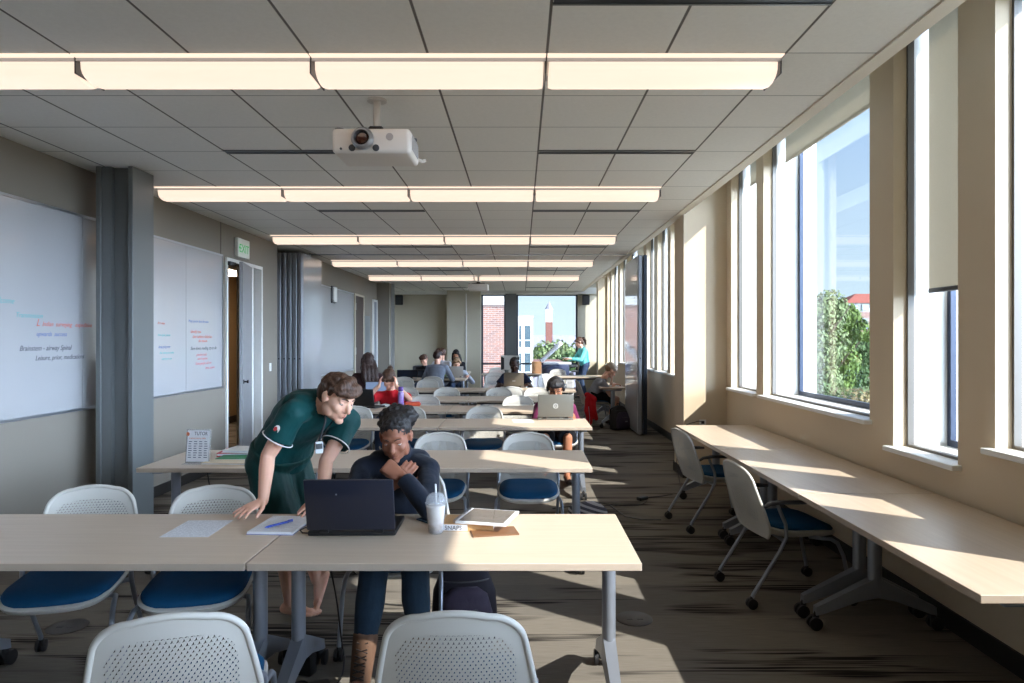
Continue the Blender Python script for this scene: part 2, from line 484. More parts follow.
# corridor behind the door
m = MB(); m.box(-6.3, -5.6, 5.0, 14.0, 0, ZT); m.box(-5.6, XL - W, 13.9, 14.0, 0, ZT); m.box(-5.6, XL - W, 5.0, 5.1, 0, ZT)
struct(m.obj('wall_corridor', M_TAN, smooth=0), 'tan corridor wall beyond the exit door', 'wall')
m = MB(); m.box(-5.6, -5.585, 5.1, 13.9, 0, .13); struct(m.obj('baseboard_corridor', M_DARKBASE, smooth=0), 'black baseboard in the corridor', 'baseboard')
t = thing('corridor_light', 'glowing ceiling light in the corridor beyond the exit door', 'light', (-5.0, 11.6, 2.75))
m = MB(); m.box(-.3, .3, -.6, .6, 0, .06, .006); m.obj('housing', M_ALU, t, 0)
m = MB(); m.box(-.27, .27, -.57, .57, -.012, -.001, .004); m.obj('diffuser', emis('corridor_diffuser', (255, 228, 196), 14.0), t, 0)
m = MB(); m.tube([(0, -.4, .06), (0, -.4, 1.15)], .01, 6); m.tube([(0, .4, .06), (0, .4, 1.15)], .01, 6); m.obj('hanger_rod', M_ALU, t)
# wall behind the camera
m = MB(); m.box(-4.3, XO, YF - .35, YF - .2, 0, ZT); struct(m.obj('wall_front', M_WALL, smooth=0), 'beige wall behind the viewpoint', 'wall')

# back wall with the curtain window and its bulkhead
m = MB()
m.box(-4.4, -2.23, YB, YB + .25, 0, ZT); m.box(-2.23, -1.22, YB - .45, YB + .25, 0, ZT)
m.box(1.74, XR, YB, YB + .25, 0, ZT); m.box(-1.22, 1.74, YB, YB + .25, 2.99, ZT)
struct(m.obj('wall_back', M_WALLB, smooth=0), 'pale olive wall at the far end', 'wall')
m = MB(); m.box(-4.3, XR, YB - .32, YB - .02, 2.985, ZC + .1); struct(m.obj('trim_4', M_WHITEP, smooth=0), 'pale bulkhead above the far window', 'trim')
m = MB(); m.box(-1.665, -1.635, YB - .475, YB - .45, 0, 2.985); struct(m.obj('trim_5', M_WHITEP, smooth=0), 'bright joint strip on the far wall', 'trim')
m = MB(); m.box(-.47, -.14, YB - .42, YB - .02, 0, 2.985); struct(m.obj('wall_mullion_pier', M_STEELP, smooth=0), 'grey pier splitting the far window', 'pier')
w = struct(thing('window_17', 'full height curtain window at the far end of the room', 'window', (0, YB, 0)))
m = MB()
for a, b in ((-1.22, -.47), (-.14, 1.74)):
    m.box(a, a + .05, .02, .12, 0, 2.99); m.box(b - .05, b, .02, .12, 0, 2.99); m.box(a, b, .02, .12, 2.95, 2.99); m.box(a, b, .02, .12, .83, .88); m.box(a, b, .02, .12, 0, .05)
m.obj('window_frame', M_FRAMED, w, 0)
m = MB(); m.box(-1.19, -.5, .06, .066, .03, 2.96); m.obj('window_glass', M_GLASS, w, 0)
m = MB(); m.box(-.11, 1.71, .06, .066, .03, 2.96); m.obj('window_glass', M_GLASS, w, 0)

# steel column: a wide flange shape boxed on its room side
t = struct(thing('wall_column', 'grey steel column standing before the whiteboards', 'column', (-3.435, 5.93, 0)))
m = MB(); m.box(.115, .157, -.165, .165, 0, ZC, .004); m.obj('column_flange', M_STEELP, t, 0)
m = MB(); m.box(-.157, -.115, -.165, .165, 0, ZC, .004); m.obj('column_flange', M_STEELP, t, 0)
m = MB(); m.box(-.115, .115, -.10, .10, 0, ZC); m.obj('column_web', M_STEELP, t, 0)
m = MB(); m.box(-.115, -.035, -.148, -.10, 0, ZC); m.obj('column_cover', M_STEELP, t, 0)

# ------------------------------------------------------------------ door, sign, partitions, boards
d = struct(thing('door_1', 'exit door standing ajar in a pale frame with a sidelight', 'door', (XL, 8.66, 0)))
m = MB()
for a, b in ((0, .045), (.80, .86), (1.155, 1.2)): m.box(-.19, .02, a, b, 0, 2.66)
m.box(-.19, .02, .045, 1.155, 2.615, 2.66); m.box(-.19, .02, .86, 1.155, 0, .1); m.obj('door_frame', M_WHITEP, d, 0)
m = MB(); m.box(-.09, -.082, .86, 1.155, .1, 2.615); m.obj('sidelight_glass', M_GLASS, d, 0)
leaf = bpy.data.objects.new('door_leaf', None); COL.objects.link(leaf); leaf.parent = d
leaf.location = (.0, .80, 0); leaf.rotation_euler = (0, 0, math.radians(13))
m = MB(); m.box(-.022, .022, -.74, 0, .01, 2.61, .003); m.obj('door_panel', simple('grey_door_paint', (150, 150, 152), .4), leaf, 0)
m = MB(); m.lathe([(.028, 0), (.028, .008), (.01, .01), (.01, .04), (.02, .045), (.02, .06), (0.001, .062)], (.022, -.69, 1.07), 14, Matrix.Rotation(PI/2, 4, 'Y'))
m.obj('door_handle', M_BLACK, leaf)
m = MB(); m.box(-.05, .06, .02, .2, 2.56, 2.61, .006); m.tube([(0, .1, 2.585), (.1, .32, 2.585)], .01, 6); m.obj('door_closer', M_GREYPL, d, 0)

t = thing('exit_sign', 'green and white EXIT sign on the grey wall above the door', 'sign', (XL, 9.12, 2.83))
m = MB(); m.box(.0, .05, -.19, .19, -.13, .12, .006); m.obj('sign_housing', simple('sign_white', (226, 230, 224), .4), t, 0)
M_GREEN = emis('sign_green', (40, 200, 96), .55)
text('lettering', 'EXIT', .155, M_GREEN, t, frame_mat((.0505, .01, -.062), (0,1,0), (0,0,1)), align='CENTER')
m = MB(); m.prism([(-.165, 0), (-.13, .025), (-.13, .01), (-.115, .01), (-.115, -.01), (-.13, -.01), (-.13, -.025)], 0, .0006, frame_mat((.0505, 0, -.005), (0,1,0), (0,0,1))); m.obj('arrow', M_GREEN, t, 0)

def partition(name, lab, x, ys, faces, sgn):
    """A stack of folded operable panels hanging from the ceiling track; the outer one shows its face to the room."""
    t = thing(name, lab, 'partition', (x, ys[0], 0))
    L = ys[1] - ys[0]
    for k in range(faces):
        xx = sgn * k * .085
        m = MB(); m.box(min(xx, xx + sgn * .07), max(xx, xx + sgn * .07), .035, L, .03, 3.02, .004)
        p = m.obj('partition_panel', M_PART, t, 0)
        m = MB(); m.box(min(xx, xx + sgn*.07) + .004, max(xx, xx + sgn*.07) - .004, .0, .034, .03, 3.02, .006); m.obj('panel_edge', M_PART if sgn < 0 or k == 0 else M_DKPART, p, 0)
        m = MB(); m.tube([(xx + sgn*.035, .03, 1.3), (xx + sgn*.035, -.006, 1.3)], .012, 8); m.obj('panel_latch', M_BLACK, p)
        m = MB(); m.tube([(xx + sgn*.035, L/2, 3.0), (xx + sgn*.035, L/2, 3.081)], .012, 6); m.obj('hanger_bolt', M_ALU, p)
    m = MB(); m.box(-sgn*.006 if sgn > 0 else 0, 0 if sgn > 0 else .006, .05, L - .01, .06, 3.0); m.obj('panel_board', M_WB if sgn < 0 else M_WBG, t, 0)
    return t
partition('folding_partition', 'grey folding partition stacked in the left wall recess', -3.545, (11.05, 12.12), 6, -1)
partition('folding_partition', 'folding partition stacked by the windows with a glossy white face', 1.95, (11.36, 12.75), 2, 1)
m = MB(); m.box(-3.75, 1.9, 11.75, 11.83, ZC - .012, ZC + .02); struct(m.obj('trim_6', M_ALU, smooth=0), 'ceiling track of the folding partition', 'trim')

INK = {k: simple('marker_' + k, c, .6) for k, c in dict(teal=(96, 170, 172), red=(206, 98, 84), blue=(92, 112, 168), black=(66, 70, 78), pink=(208, 106, 120)).items()}
def board(lab, seams, z0, z1, notes, loc):
    t = thing('whiteboard', lab, 'whiteboard', loc)
    y0 = loc[1]
    for a, b in zip(seams[:-1], seams[1:]):
        m = MB(); m.box(0, .016, a - y0 + .002, b - y0 - .002, 0, z1 - z0); m.obj('board_panel', M_WB, t, 0)
    m = MB(); A, B, H = 0, seams[-1] - y0, z1 - z0
    m.box(0, .022, A - .02, B + .02, H, H + .022); m.box(0, .022, A - .02, B + .02, -.022, 0); m.box(0, .022, B, B + .02, 0, H); m.box(0, .022, A - .02, A, 0, H)
    m.obj('board_frame', M_ALU, t, 0)
    for (px, py, body, ink, size) in notes:      # writing, placed where the wall shows it
        Y = -XL * F / (CX - px); z = HC - (py - CY) * Y / F
        text('handwriting', body, size * .72, INK[ink], t, frame_mat((.0165, Y - y0, z - z0), (0,1,.0), (0,0,1)), shear=.35)
    return t
board('long whiteboard with marker notes on the left wall behind the column', [2.2, 4.0, 5.81, 6.72], 1.035, 2.655,
      [(-12, 302, 'welcome', 'teal', .085), (13, 317, 'Transmission', 'teal', .075), (34, 326, 'L', 'red', .11), (40, 326, 'Indian  surveying   expedition', 'red', .072),
       (34, 336, 'upwards  success', 'blue', .07), (17, 351, 'Brainstem - airway Spinal', 'black', .08), (33, 360.5, 'Leisure, prior, medications', 'black', .075)], (XL, 2.2, 1.035))
board('whiteboard with red and black notes beside the exit door', [6.78, 7.61, 8.53], 1.035, 2.655,
      [(187, 322, 'Many species have the same', 'blue', .06), (189, 333, 'Identify how', 'red', .07), (191, 338, 'their habitat is linked to', 'red', .07), (197, 342, 'the reasons', 'red', .065),
       (189, 350, 'Slow down, reading, try to do', 'black', .075), (195, 356, 'practice each', 'pink', .065), (196, 360, 'word together', 'pink', .06), (194, 365, 'Some people will not', 'pink', .065), (204, 369, 'learn, explore', 'pink', .06),
       (156, 324, 'first steps', 'red', .05), (156, 336, 'then again, please', 'teal', .05), (157, 348, 'keep going over', 'blue', .05), (158, 354, 'the notes you make', 'teal', .05), (160, 360, 'when you can', 'teal', .05)], (XL, 6.78, 1.035))
board('far whiteboard on the left wall past the folded partition', [12.62, 15.2], .95, 2.62, [], (XL, 12.62, .95))

t = thing('wall_clock', 'small white rounded clock box on the left wall above the far whiteboard', 'clock', (XL, 13.55, 2.5))
m = MB(); m.box(0, .05, -.15, .15, -.17, .17, .03, None, 3); m.obj('clock_case', M_GREYPL, t)
m = MB(); m.box(.05, .062, -.11, .13, -.14, .15, .02); m.obj('clock_face', simple('clock_white', (232, 232, 230), .4), t)

d = struct(thing('door_2', 'dark brown wooden door at the far left', 'door', (XL, 15.28, 0)))
m = MB(); m.box(0, .03, .03, .82, .01, 2.6, .004); m.obj('door_panel', M_DOOR, d, 0)
m = MB(); m.box(0, .045, -.03, .03, 0, 2.64); m.box(0, .045, .82, .88, 0, 2.64); m.box(0, .045, .03, .82, 2.6, 2.64); m.obj('door_frame', M_WALLB, d, 0)
m = MB()
for z in (.4, 1.35, 2.35): m.box(.03, .05, .035, .06, z - .08, z + .08)
m.obj('hinge', M_ALU, d, 0)
m = MB(); m.tube([(.03, .74, 1.0), (.09, .74, 1.0), (.09, .64, 1.0)], .012, 8); m.obj('door_handle', M_ALU, d)
m = MB(); m.box(XL, XL + .02, 16.32, 16.86, .1, 2.18, .004); struct(m.obj('wall_niche_panel', M_STEELP, smooth=0), 'grey recessed panel beside the brown door', 'panel')
d = struct(thing('door_3', 'pale framed glass door near the far left corner', 'door', (XL, 17.2, 0)))
m = MB(); m.box(0, .04, 0, .05, 0, 2.62); m.box(0, .04, .43, .48, 0, 2.62); m.box(0, .04, .05, .43, 2.57, 2.62); m.obj('door_frame', M_WHITEP, d, 0)
m = MB(); m.box(.002, .02, .05, .43, .01, 2.57); m.obj('door_panel', M_PART, d, 0)
m = MB(); m.box(.02, .05, .08, .12, .9, 1.1); m.obj('door_handle', M_ALU, d, 0)
t = thing('light_switch', 'white light switch plate on the grey wall by the partition', 'switch', (XL, 10.2, 1.2))
m = MB(); m.box(0, .008, -.04, .04, -.06, .06, .003); m.obj('switch_plate', M_WHITEP, t, 0)
m = MB(); m.box(.008, .014, -.012, .012, -.025, .025, .002); m.obj('switch_rocker', M_WHITEP, t, 0)
for (x, lab) in ((-3.72, 'black wall speaker high on the far wall at left'), (1.98, 'black wall speaker high in the far right corner')):
    t = thing('wall_speaker', lab, 'speaker', (x, YB - .02, 2.83), 0)
    m = MB(); m.box(-.11, .11, -.22, -.04, -.17, .13, .02, None, 2); m.obj('speaker_box', M_BLACK, t)
    m = MB(); m.box(-.095, .095, -.226, -.219, -.155, .115, .004); m.obj('speaker_grille', M_GREYPL, t, 0)
    m = MB(); m.box(-.03, .03, -.06, .02, -.05, .05); m.obj('wall_bracket', M_BLACK, t, 0)
t = thing('wall_outlet', 'white power outlet low on the pilaster beside the bench', 'outlet', (2.12, 7.97, .62))
m = MB(); m.box(-.04, .04, -.008, 0, -.06, .06, .003); m.obj('outlet_plate', M_WHITEP, t, 0)
m = MB(); m.box(-.018, .018, -.012, -.008, -.045, -.01); m.box(-.018, .018, -.012, -.008, .01, .045); m.obj('socket_face', M_GREYPL, t, 0)

# ------------------------------------------------------------------ ceiling fixtures
ROWS = [3.487, 6.537, 9.587, 12.637, 15.687]
RN = ['first', 'second', 'third', 'fourth', 'fifth']
SN = ['at its window end', 'right of centre', 'left of centre', 'at its left end']
def lamp_proto():
    t = thing('ceiling_light', '', 'light', (0, 0, ZC), 0, 'linear ceiling lights')
    L = .606
    m = MB()
    prof = []
    for k in range(13):                       # the bowed lens hanging below the tiles
        a = PI * k / 12
        prof.append((.155 - .12 * math.cos(a), -.016 - .092 * math.sin(a) ** .6))
    rr = [[V((x, y + .02, z)) for (y, z) in prof] for x in (-L + .012, -L + .03, L - .03, L - .012)]
    for q in (0, 3):
        c = V((rr[q][0].x, .175, -.03)); rr[q] = [c + (p - c) * .93 for p in rr[q]]
    m.loft(rr); m.obj('diffuser', M_LENS, t, 60)
    m = MB(); m.box(-L, L, .0, .045, -.006, -.001); m.obj('reflector', M_LENSR, t, 0)
    m = MB(); m.box(-L, L, .045, .056, -.022, -.001); m.box(-L, L, .31, .33, -.02, -.001); m.obj('housing', M_ALU, t, 0)
    m = MB()
    m.box(L - .004, L + .004, .05, .3, -.085, -.001, .002); m.obj('end_plate', M_GREYPL, t, 0)
    return t
lp = lamp_proto(); first = True
for r, Y in enumerate(ROWS):
    for k in range(4):
        x = 1.352 - .61 - k * 1.22
        lab = 'glowing ceiling light of the %s row from the camera, segment %s' % (RN[r], SN[k])
        if first:
            lp.location = (x, Y, ZC); lp['label'] = lab; first = False
        else:
            dup(lp, (x, Y, ZC), 0, lab)
vp = thing('air_vent', '', 'vent', (0, 0, ZC), 0, 'slot air diffusers in the ceiling')
m = MB(); m.box(-.6, .6, -.03, .03, -.006, 0); m.obj('slot', M_DKPART, vp, 0)
m = MB(); m.box(-.605, .605, -.042, -.03, -.01, 0); m.box(-.605, .605, .03, .042, -.01, 0); m.obj('slot_trim', M_STEELP, vp, 0)
first = True
for Y, nm in ((2.93, 'above the first light row'), (5.317, 'just past the projector'), (7.757, 'between second and third light rows'), (10.807, 'past the third light row'), (14.47, 'past the fourth light row'), (19.35, 'near the far window')):
    for xs, sd in ((-1.70, 'left one'), (.742, 'window side one')):
        if Y == 2.93 and xs < 0: continue
        lab = 'dark slot diffuser in the ceiling %s, %s' % (nm, sd)
        if first: vp.location = (xs, Y, ZC); vp['label'] = lab; first = False
        else: dup(vp, (xs, Y, ZC), 0, lab)

M_PROJ = simple('projector_ivory', (222, 214, 204), .42, var=.02)
def projector(lab, loc, rz):
    t = thing('projector', lab, 'projector', loc, rz)
    m = MB(); m.box(-.232, .232, -.17, .17, -.075, .075, .028, None, 3); m.obj('case', M_PROJ, t)
    m = MB(); m.lathe([(.062, 0), (.066, .03), (.052, .055), (.045, .055), (.04, .02), (.001, .018)], (-.045, -.165, .005), 24, Matrix.Rotation(PI/2, 4, 'X')); ln = m.obj('lens', M_ALU, t)
    m = MB(); m.lathe([(.041, .02), (.03, .036), (.001, .042)], (-.045, -.165, .005), 20, Matrix.Rotation(PI/2, 4, 'X')); m.obj('lens_glass', simple('lens_amber', (70, 34, 22), .1, coat=1), ln)
    for x, z, r in ((-.11, -.045, .02), (.03, -.045, .02), (-.175, -.05, .007)):
        m = MB(); m.lathe([(r, 0), (r, .006), (r*.7, .008), (.001, .008)], (x, -.168, z), 14, Matrix.Rotation(PI/2, 4, 'X')); m.obj('sensor', M_GREYPL, t)
    m = MB(); m.lathe([(.022, 0), (.022, .004), (.001, .005)], (.11, -.168, .02), 14, Matrix.Rotation(PI/2, 4, 'X')); m.obj('receiver_window', simple('receiver_tint', (168, 160, 156), .3), t)
    m = MB()
    for k in range(9): m.box(.231, .236, -.11 + k*.026, -.1 + k*.026, -.04, .045)
    m.obj('vent_grille', simple('vent_shade', (170, 168, 166), .5), t, 0)
    for q in (-1, 1): m = MB(); m.lathe([(.03, 0), (.03, .012), (.001, .014)], (.2*q, .1*q, .074), 12); m.obj('foot', M_GREYPL, t)
    m = MB(); m.box(-.09, .09, -.07, .07, .078, .098, .008); m.box(-.045, .045, -.045, .045, .098, .125, .01)
    for sx in (-1, 1): m.tube([(sx*.07, .05, .09), (sx*.15, .1, .08)], .012, 6)
    m.obj('mount_bracket', M_BLACK, t)
    m = MB(); m.tube([(0, 0, .12), (0, 0, ZC - loc[2])], .022, 14); m.lathe([(.06, ZC - loc[2] - .012), (.06, ZC - loc[2])], (0,0,0), 16); m.obj('ceiling_pole', simple('pole_ivory', (204, 198, 190), .4), t)
    m = MB(); m.tube([(.2, .16, -.02), (.25, .2, -.03), (.27, .2, -.02)], .012, 8); m.obj('cable_plug', M_PROJ, t)
    return t
projector('ivory projector hanging from the ceiling near the camera', (-.88, 4.17, 2.785), math.radians(0))
projector('small projector hanging far back before the end window', (-.98, 15.7, 2.80), PI)
# ------------------------------------------------------------------ chairs
def smin_corner(v, v1, base, r):
    """Half width near a rounded end: v in metres from the end at v1."""
    d = v1 - v
    if d >= r: return base
    return base - r + math.sqrt(max(0.0, r * r - (r - d) ** 2))

def make_shell():
    """Curved back shell with a raised rim; uv in metres drives the perforation."""
    m = MB(); uv = m.uv()
    H, NV, NU = .47, 26, 22
    def hw(s):
        b = .243 - .060 * max(0, (s - .12) / (H - .12)) ** 1.3
        b = min(b, .236 - .05 * max(0, (.10 - s) / .10) ** 2)
        return smin_corner(s, H, b, .088)
    def P(u, s, off=0.0):
        w = hw(s); x = u * w
        y = -.205 - .115 * (s / H) ** 1.25 - .045 * (1 - (x / .236) ** 2) * (.55 + .45 * s / H) - .02 * math.sin(PI * s / H)
        z = .405 + s * .895 + (.012 * (1 - u * u) if s > H * .8 else 0) * ((s - H * .8) / (H * .2))
        return V((x, y + off, z)), x
    ss = [H * (1 - (1 - k / NV) ** 1.5) for k in range(NV + 1)]
    sheets = []
    for off in (0.0, -.006):
        G = []
        for s in ss:
            row = []
            for j in range(NU + 1):
                p, x = P(-1 + 2 * j / NU, s, off)
                row.append((m.bm.verts.new(p), x, s))
            G.append(row)
        for a, b in zip(G[:-1], G[1:]):
            for j in range(NU):
                q = (a[j], a[j+1], b[j+1], b[j]) if off == 0 else (a[j+1], a[j], b[j], b[j+1])
                f = m.bm.faces.new([k[0] for k in q])
                for lp, k in zip(f.loops, q): lp[uv].uv = (k[1], k[2])
        sheets.append(G)
    rim = [P(-1, s, -.003)[0] for s in ss] + [P(-1 + 2 * j / NU, H, -.003)[0] for j in range(1, NU)] + [P(1, s, -.003)[0] for s in reversed(ss)]
    n0 = len(m.bm.faces)
    m.tube(rim, .0105, 8)
    m.tube([P(-1 + 2 * j / NU, 0, -.003)[0] for j in range(NU + 1)], .007, 6)
    m.bm.faces.ensure_lookup_table()
    for f in m.bm.faces[n0:]:
        for lp in f.loops: lp[uv].uv = (9, 9)
    return m

def superell(a, b, e, n, c, z, dz=None):
    r = []
    for k in range(n):
        t = 2 * PI * k / n
        ct, st = math.cos(t), math.sin(t)
        x = a * math.copysign(abs(ct) ** e, ct); y = b * math.copysign(abs(st) ** e, st)
        r.append(V((c[0] + x, c[1] + y, z + (dz(x, y) if dz else 0))))
    return r

def make_caster(c, par, r=.031):
    m = MB()
    for sx in (-.013, .013):
        m.lathe([(r*.55, -.009), (r, -.007), (r, .007), (r*.55, .009)], (c[0] + sx, c[1], r), 16, Matrix.Rotation(PI/2, 4, 'Y'))
    m.cap((c[0], c[1], r * 1.1), .016, (c[0], c[1], r * 2.1), .012, 10)
    return m.obj('caster', M_RUBBER, par)

def make_chair(arms):
    t = thing('mesh_back_chair', '', 'chair')
    make_shell().obj('backrest', M_SHELL, t, 60)
    m = MB(); dz = lambda x, y: -.028 * max(0, (y - .08) / .17) ** 2 + .012 * (x / .23) ** 2 + .03 * max(0, (-y - .08) / .16) ** 2
    m.loft([superell(.18, .19, .55, 36, (0, .02), .395, dz), superell(.225, .225, .5, 36, (0, .015), .415, dz), superell(.238, .238, .5, 36, (0, .01), .437, dz), superell(.23, .23, .5, 36, (0, .01), .444, dz)])
    m.obj('seat_pan', M_SHELLP, t, 50)
    m = MB()
    m.loft([superell(.222, .222, .5, 36, (0, .012), .440, dz), superell(.226, .226, .5, 36, (0, .012), .455, dz), superell(.215, .215, .52, 36, (0, .012), .470, dz), superell(.16, .16, .6, 36, (0, .01), .474, dz), superell(.05, .05, .8, 36, (0, .01), .470, dz)])
    m.obj('seat_cushion', M_BLUE, t, 60)
    for s in (-1, 1):
        p = [(s*.238, -.345, .06), (s*.238, -.335, .085), (s*.238, -.17, .33), (s*.238, -.125, .42), (s*.240, -.13, .50)] + ([(s*.243, -.17, .585), (s*.243, -.185, .625)] if arms else [(s*.238, -.175, .55), (s*.228, -.215, .575)])
        m = MB(); m.tube(p, .0115, 10); l = m.obj('leg', M_LEG, t, 60); make_caster((s*.238, -.345), l)
        p = [(s*.17, .06, .40), (s*.232, .10, .405), (s*.243, .16, .40), (s*.248, .20, .375), (s*.252, .235, .30), (s*.256, .285, .07)]
        m = MB(); m.tube(p, .0115, 10); l = m.obj('leg', M_LEG, t, 60); make_caster((s*.256, .287), l)
        if not arms: continue
        m = MB(); m.tube([(s*.225, -.265, .60), (s*.243, -.235, .625), (s*.247, -.17, .635), (s*.247, -.05, .632), (s*.245, 0, .628)], [.012, .016, .017, .016, .012], 10, flat=.8)
        m.obj('armrest', M_GREYPL, t, 60)
    m = MB(); m.tube([(-.238, -.14, .40), (-.12, -.12, .393), (.12, -.12, .393), (.238, -.14, .40)], .012, 8)
    m.tube([(-.2, .08, .402), (.2, .08, .402)], .011, 8); m.obj('cross_bar', M_LEG, t, 60)
    return t

CH = {}
def chair(x, y, deg, label, group='white mesh back chairs at the tables', arms=False):
    """deg: heading of the sitter, 0 looks along +Y (away from the camera), 180 looks at the camera."""
    rz = math.radians(deg)
    if arms not in CH:
        c = CH[arms] = make_chair(arms); c.location = (x, y, 0); c.rotation_euler = (0, 0, rz); c['label'] = label; c['group'] = group
        return c
    return dup(CH[arms], (x, y, 0), rz, label, group)

def chair_back(px, Yb, deg, label):
    """Place a chair so that the top of its back shows at pixel column px, Yb metres away."""
    a = math.radians(deg); X = (px - CX) * Yb / F
    return chair(X - .36 * math.sin(a), Yb + .36 * math.cos(a), deg, label)

# the two near chairs, backs to the camera
chair_back(169, 1.93, 17, 'near white perforated chair back at lower left, turned slightly')
chair_back(454, 1.95, 1, 'near white perforated chair back with sun showing through its holes')
# far side of the first table
chair_back(94, 3.62, 195, 'white chair with blue seat tucked under the first table before the column')
chair_back(216, 3.62, 193, 'white chair with blue seat behind the loose sheet, beside the standing man')
chair(-.66, 3.72, 180, 'chair under the seated woman in the navy jacket')
# second row
chair_back(441, 5.68, 180, 'chair with sitter side towards camera at the second table, behind the iced coffee')
chair_back(528, 5.68, 180, 'chair half behind the second table at its sunlit end')
# third row
chair_back(355, 7.9, 180, 'empty chair at the third table, just right of the standing mans face')
chair_back(408, 7.9, 180, 'empty chair at the third table, behind the seated womans hair')
chair_back(484.5, 7.93, 180, 'empty sun edged chair at the third table beside the purple shirt man')
chair(.42, 7.93, 180, 'chair under the man in the purple shirt')
# fourth row
chair_back(425, 9.46, 180, 'empty chair at the fourth table behind the orange pencil case')
chair_back(518, 9.40, 180, 'empty chair with half its back in sun, left of the purple shirt man')
chair(-1.82, 9.42, 180, 'chair under the woman in the red shirt')
# fifth row
chair_back(447, 11.0, 180, 'empty chair at the fifth table, middle of that row')
chair_back(406, 11.0, 180, 'empty chair at the fifth table, behind the purple bottle')
chair_back(499, 10.9, 180, 'empty chair at the fifth table, before the laptop of the man in navy')
chair_back(537, 10.95, 180, 'brightly sunlit chair at the fifth table behind the headphone man')
# sixth row and the far room
chair_back(428, 13.2, 180, 'empty chair below the grey sweater, left of the sixth table seam')
chair_back(404, 13.95, 176, 'shaded chair in front of the dark monitors')
chair_back(511, 11.15, 6, 'white chair with sun on its right half, in front of the man in navy')
chair(-.12, 13.1, 180, 'chair under the man in the navy shirt')
chair_back(495, 15.9, 178, 'pale see through chair left of the man in navy')
chair_back(546, 15.2, 200, 'sunlit chair in front of the copier')
chair_back(497, 18.55, 180, 'far chair near the brick facing window')
chair_back(558, 17.6, 170, 'far chair before the copying woman')
chair(-1.82, 14.60, 355, 'chair under the man in the grey sweater')
chair(-1.55, 16.0, 200, 'chair under the girl with headphones')
chair(-2.33, 16.9, 185, 'chair under the boy in the dark shirt')
chair(1.40, 12.86, 276, 'chair with the red jacket hung over it, under the writing man')
chair(-2.62, 11.5, 20, 'chair under the long haired girl')
# bench chairs, backs to the room, seats under the bench
chair(1.70, 4.38, 277, 'grey white armchair at the bench, nearer to the camera', 'short armed chairs along the bench', True)
chair(1.71, 5.98, 280, 'grey white armchair at the bench, nearer to the pilaster', 'short armed chairs along the bench', True)

# ------------------------------------------------------------------ tables
def make_table(L, D=.76):
    """Flip-top table: laminate top, two T legs with sloping feet on casters. Runs along x."""
    t = thing('training_table', '', 'table')
    H, T = .737, .03
    kd = min(1, D / .76)
    m = MB(); m.box(-L/2 + .003, L/2 - .003, -D/2, D/2, H - T, H, .002); top = m.obj('table_top', M_LAM, t, 0)
    me = top.data; me.materials.append(M_EDGE)
    for p in me.polygons:
        if abs(p.normal.z) < .5: p.material_index = 1
    for s in (-1, 1):
        x = s * (L/2 - .085)
        m = MB(); m.tube([(x, 0, .22), (x, 0, H - T - .02)], .038, 18, flat=.8)
        m.box(x - .04, x + .04, -D*.36, D*.36, H - T - .03, H - T, .006)
        for q in (-1, 1):
            rr = []
            for f, z, w, h in ((0, .24, .034, .055), (.1, .205, .032, .04), (.30, .118, .026, .026), (.335, .105, .024, .022)):
                y = q * f * kd
                rr.append([V((x - w, y, z - h)), V((x + w, y, z - h)), V((x + w*.8, y, z + h)), V((x - w*.8, y, z + h))])
            m.loft(rr)
        l = m.obj('leg', M_LEG, t, 40)
        for q in (-1, 1):
            y = q * .325 * kd
            m = MB()
            for sx in (-.02, .02):
                m.lathe([(.02, -.011), (.036, -.009), (.036, .009), (.02, .011)], (x + sx, y + q*.012, .036), 18, Matrix.Rotation(PI/2, 4, 'Y'))
            m.cap((x, y + q*.006, .05), .02, (x, y, .09), .014, 10)
            m.obj('caster', M_RUBBER, l)
    m = MB(); m.box(-L/2 + .12, L/2 - .12, -.03, .03, H - T - .055, H - T - .02, .004); m.obj('cross_beam', M_GREYPL, t, 0)
    return t
TB = {}
def table(x0, x1, y0, label, group='maple training tables in rows', rz=0.0, D=.76, c=None):
    L = round(x1 - x0, 3)
    loc = c or ((x0 + x1) / 2, y0 + D/2, 0)
    if (L, D) not in TB:
        t = TB[(L, D)] = make_table(L, D); t.location = loc; t.rotation_euler = (0, 0, rz); t['label'] = label; t['group'] = group
        return t
    return dup(TB[(L, D)], loc, rz, label, group)
table(-1.083, .479, 2.685, 'nearest maple table, holding the black laptop and the iced coffee')
table(-2.647, -1.085, 2.685, 'nearest row table at left, with the loose paper sheet')
table(-1.07, .492, 4.665, 'second row table with a sunlit right end')
table(-2.634, -1.072, 4.665, 'second row table at left, with the tutor sign')
table(-.828, .715, 6.815, 'third row table holding the grey laptop with a round badge')
table(-2.373, -.83, 6.815, 'third row table at left, behind the standing man')
table(-.90, .643, 8.30, 'fourth row table, partly hidden by the purple shirt man')
table(-2.445, -.902, 8.30, 'fourth row table at left with the purple bottle')
table(-.772, .771, 9.79, 'fifth row table, right of its seam')
table(-2.317, -.774, 9.79, 'fifth row table at left')
table(-.60, .943, 11.62, 'sixth row table with the laptop of the man in navy')
table(-2.145, -.602, 11.62, 'sixth row table at left below the dark monitors')
G2 = 'maple tables in the far room'
table(-2.75, -1.21, 14.85, 'far room table where the group works together', G2)
table(-1.0, .54, 17.15, 'far room table left of the copier', G2)
table(.5, 2.04, 15.9, 'far room table at the right, before the copying woman', G2)
table(-2.9, -1.36, 17.9, 'rearmost table along the left back wall', G2)
table(0, 1.5, 0, 'small table by the window where the man in a cap writes', G2, PI/2, .45, (1.67, 13.1, 0))
G3 = 'maple tables forming the window bench'
table(0, 1.55, 0, 'bench table nearest the camera along the windows', G3, PI/2, .786, (1.977, 3.125, 0))
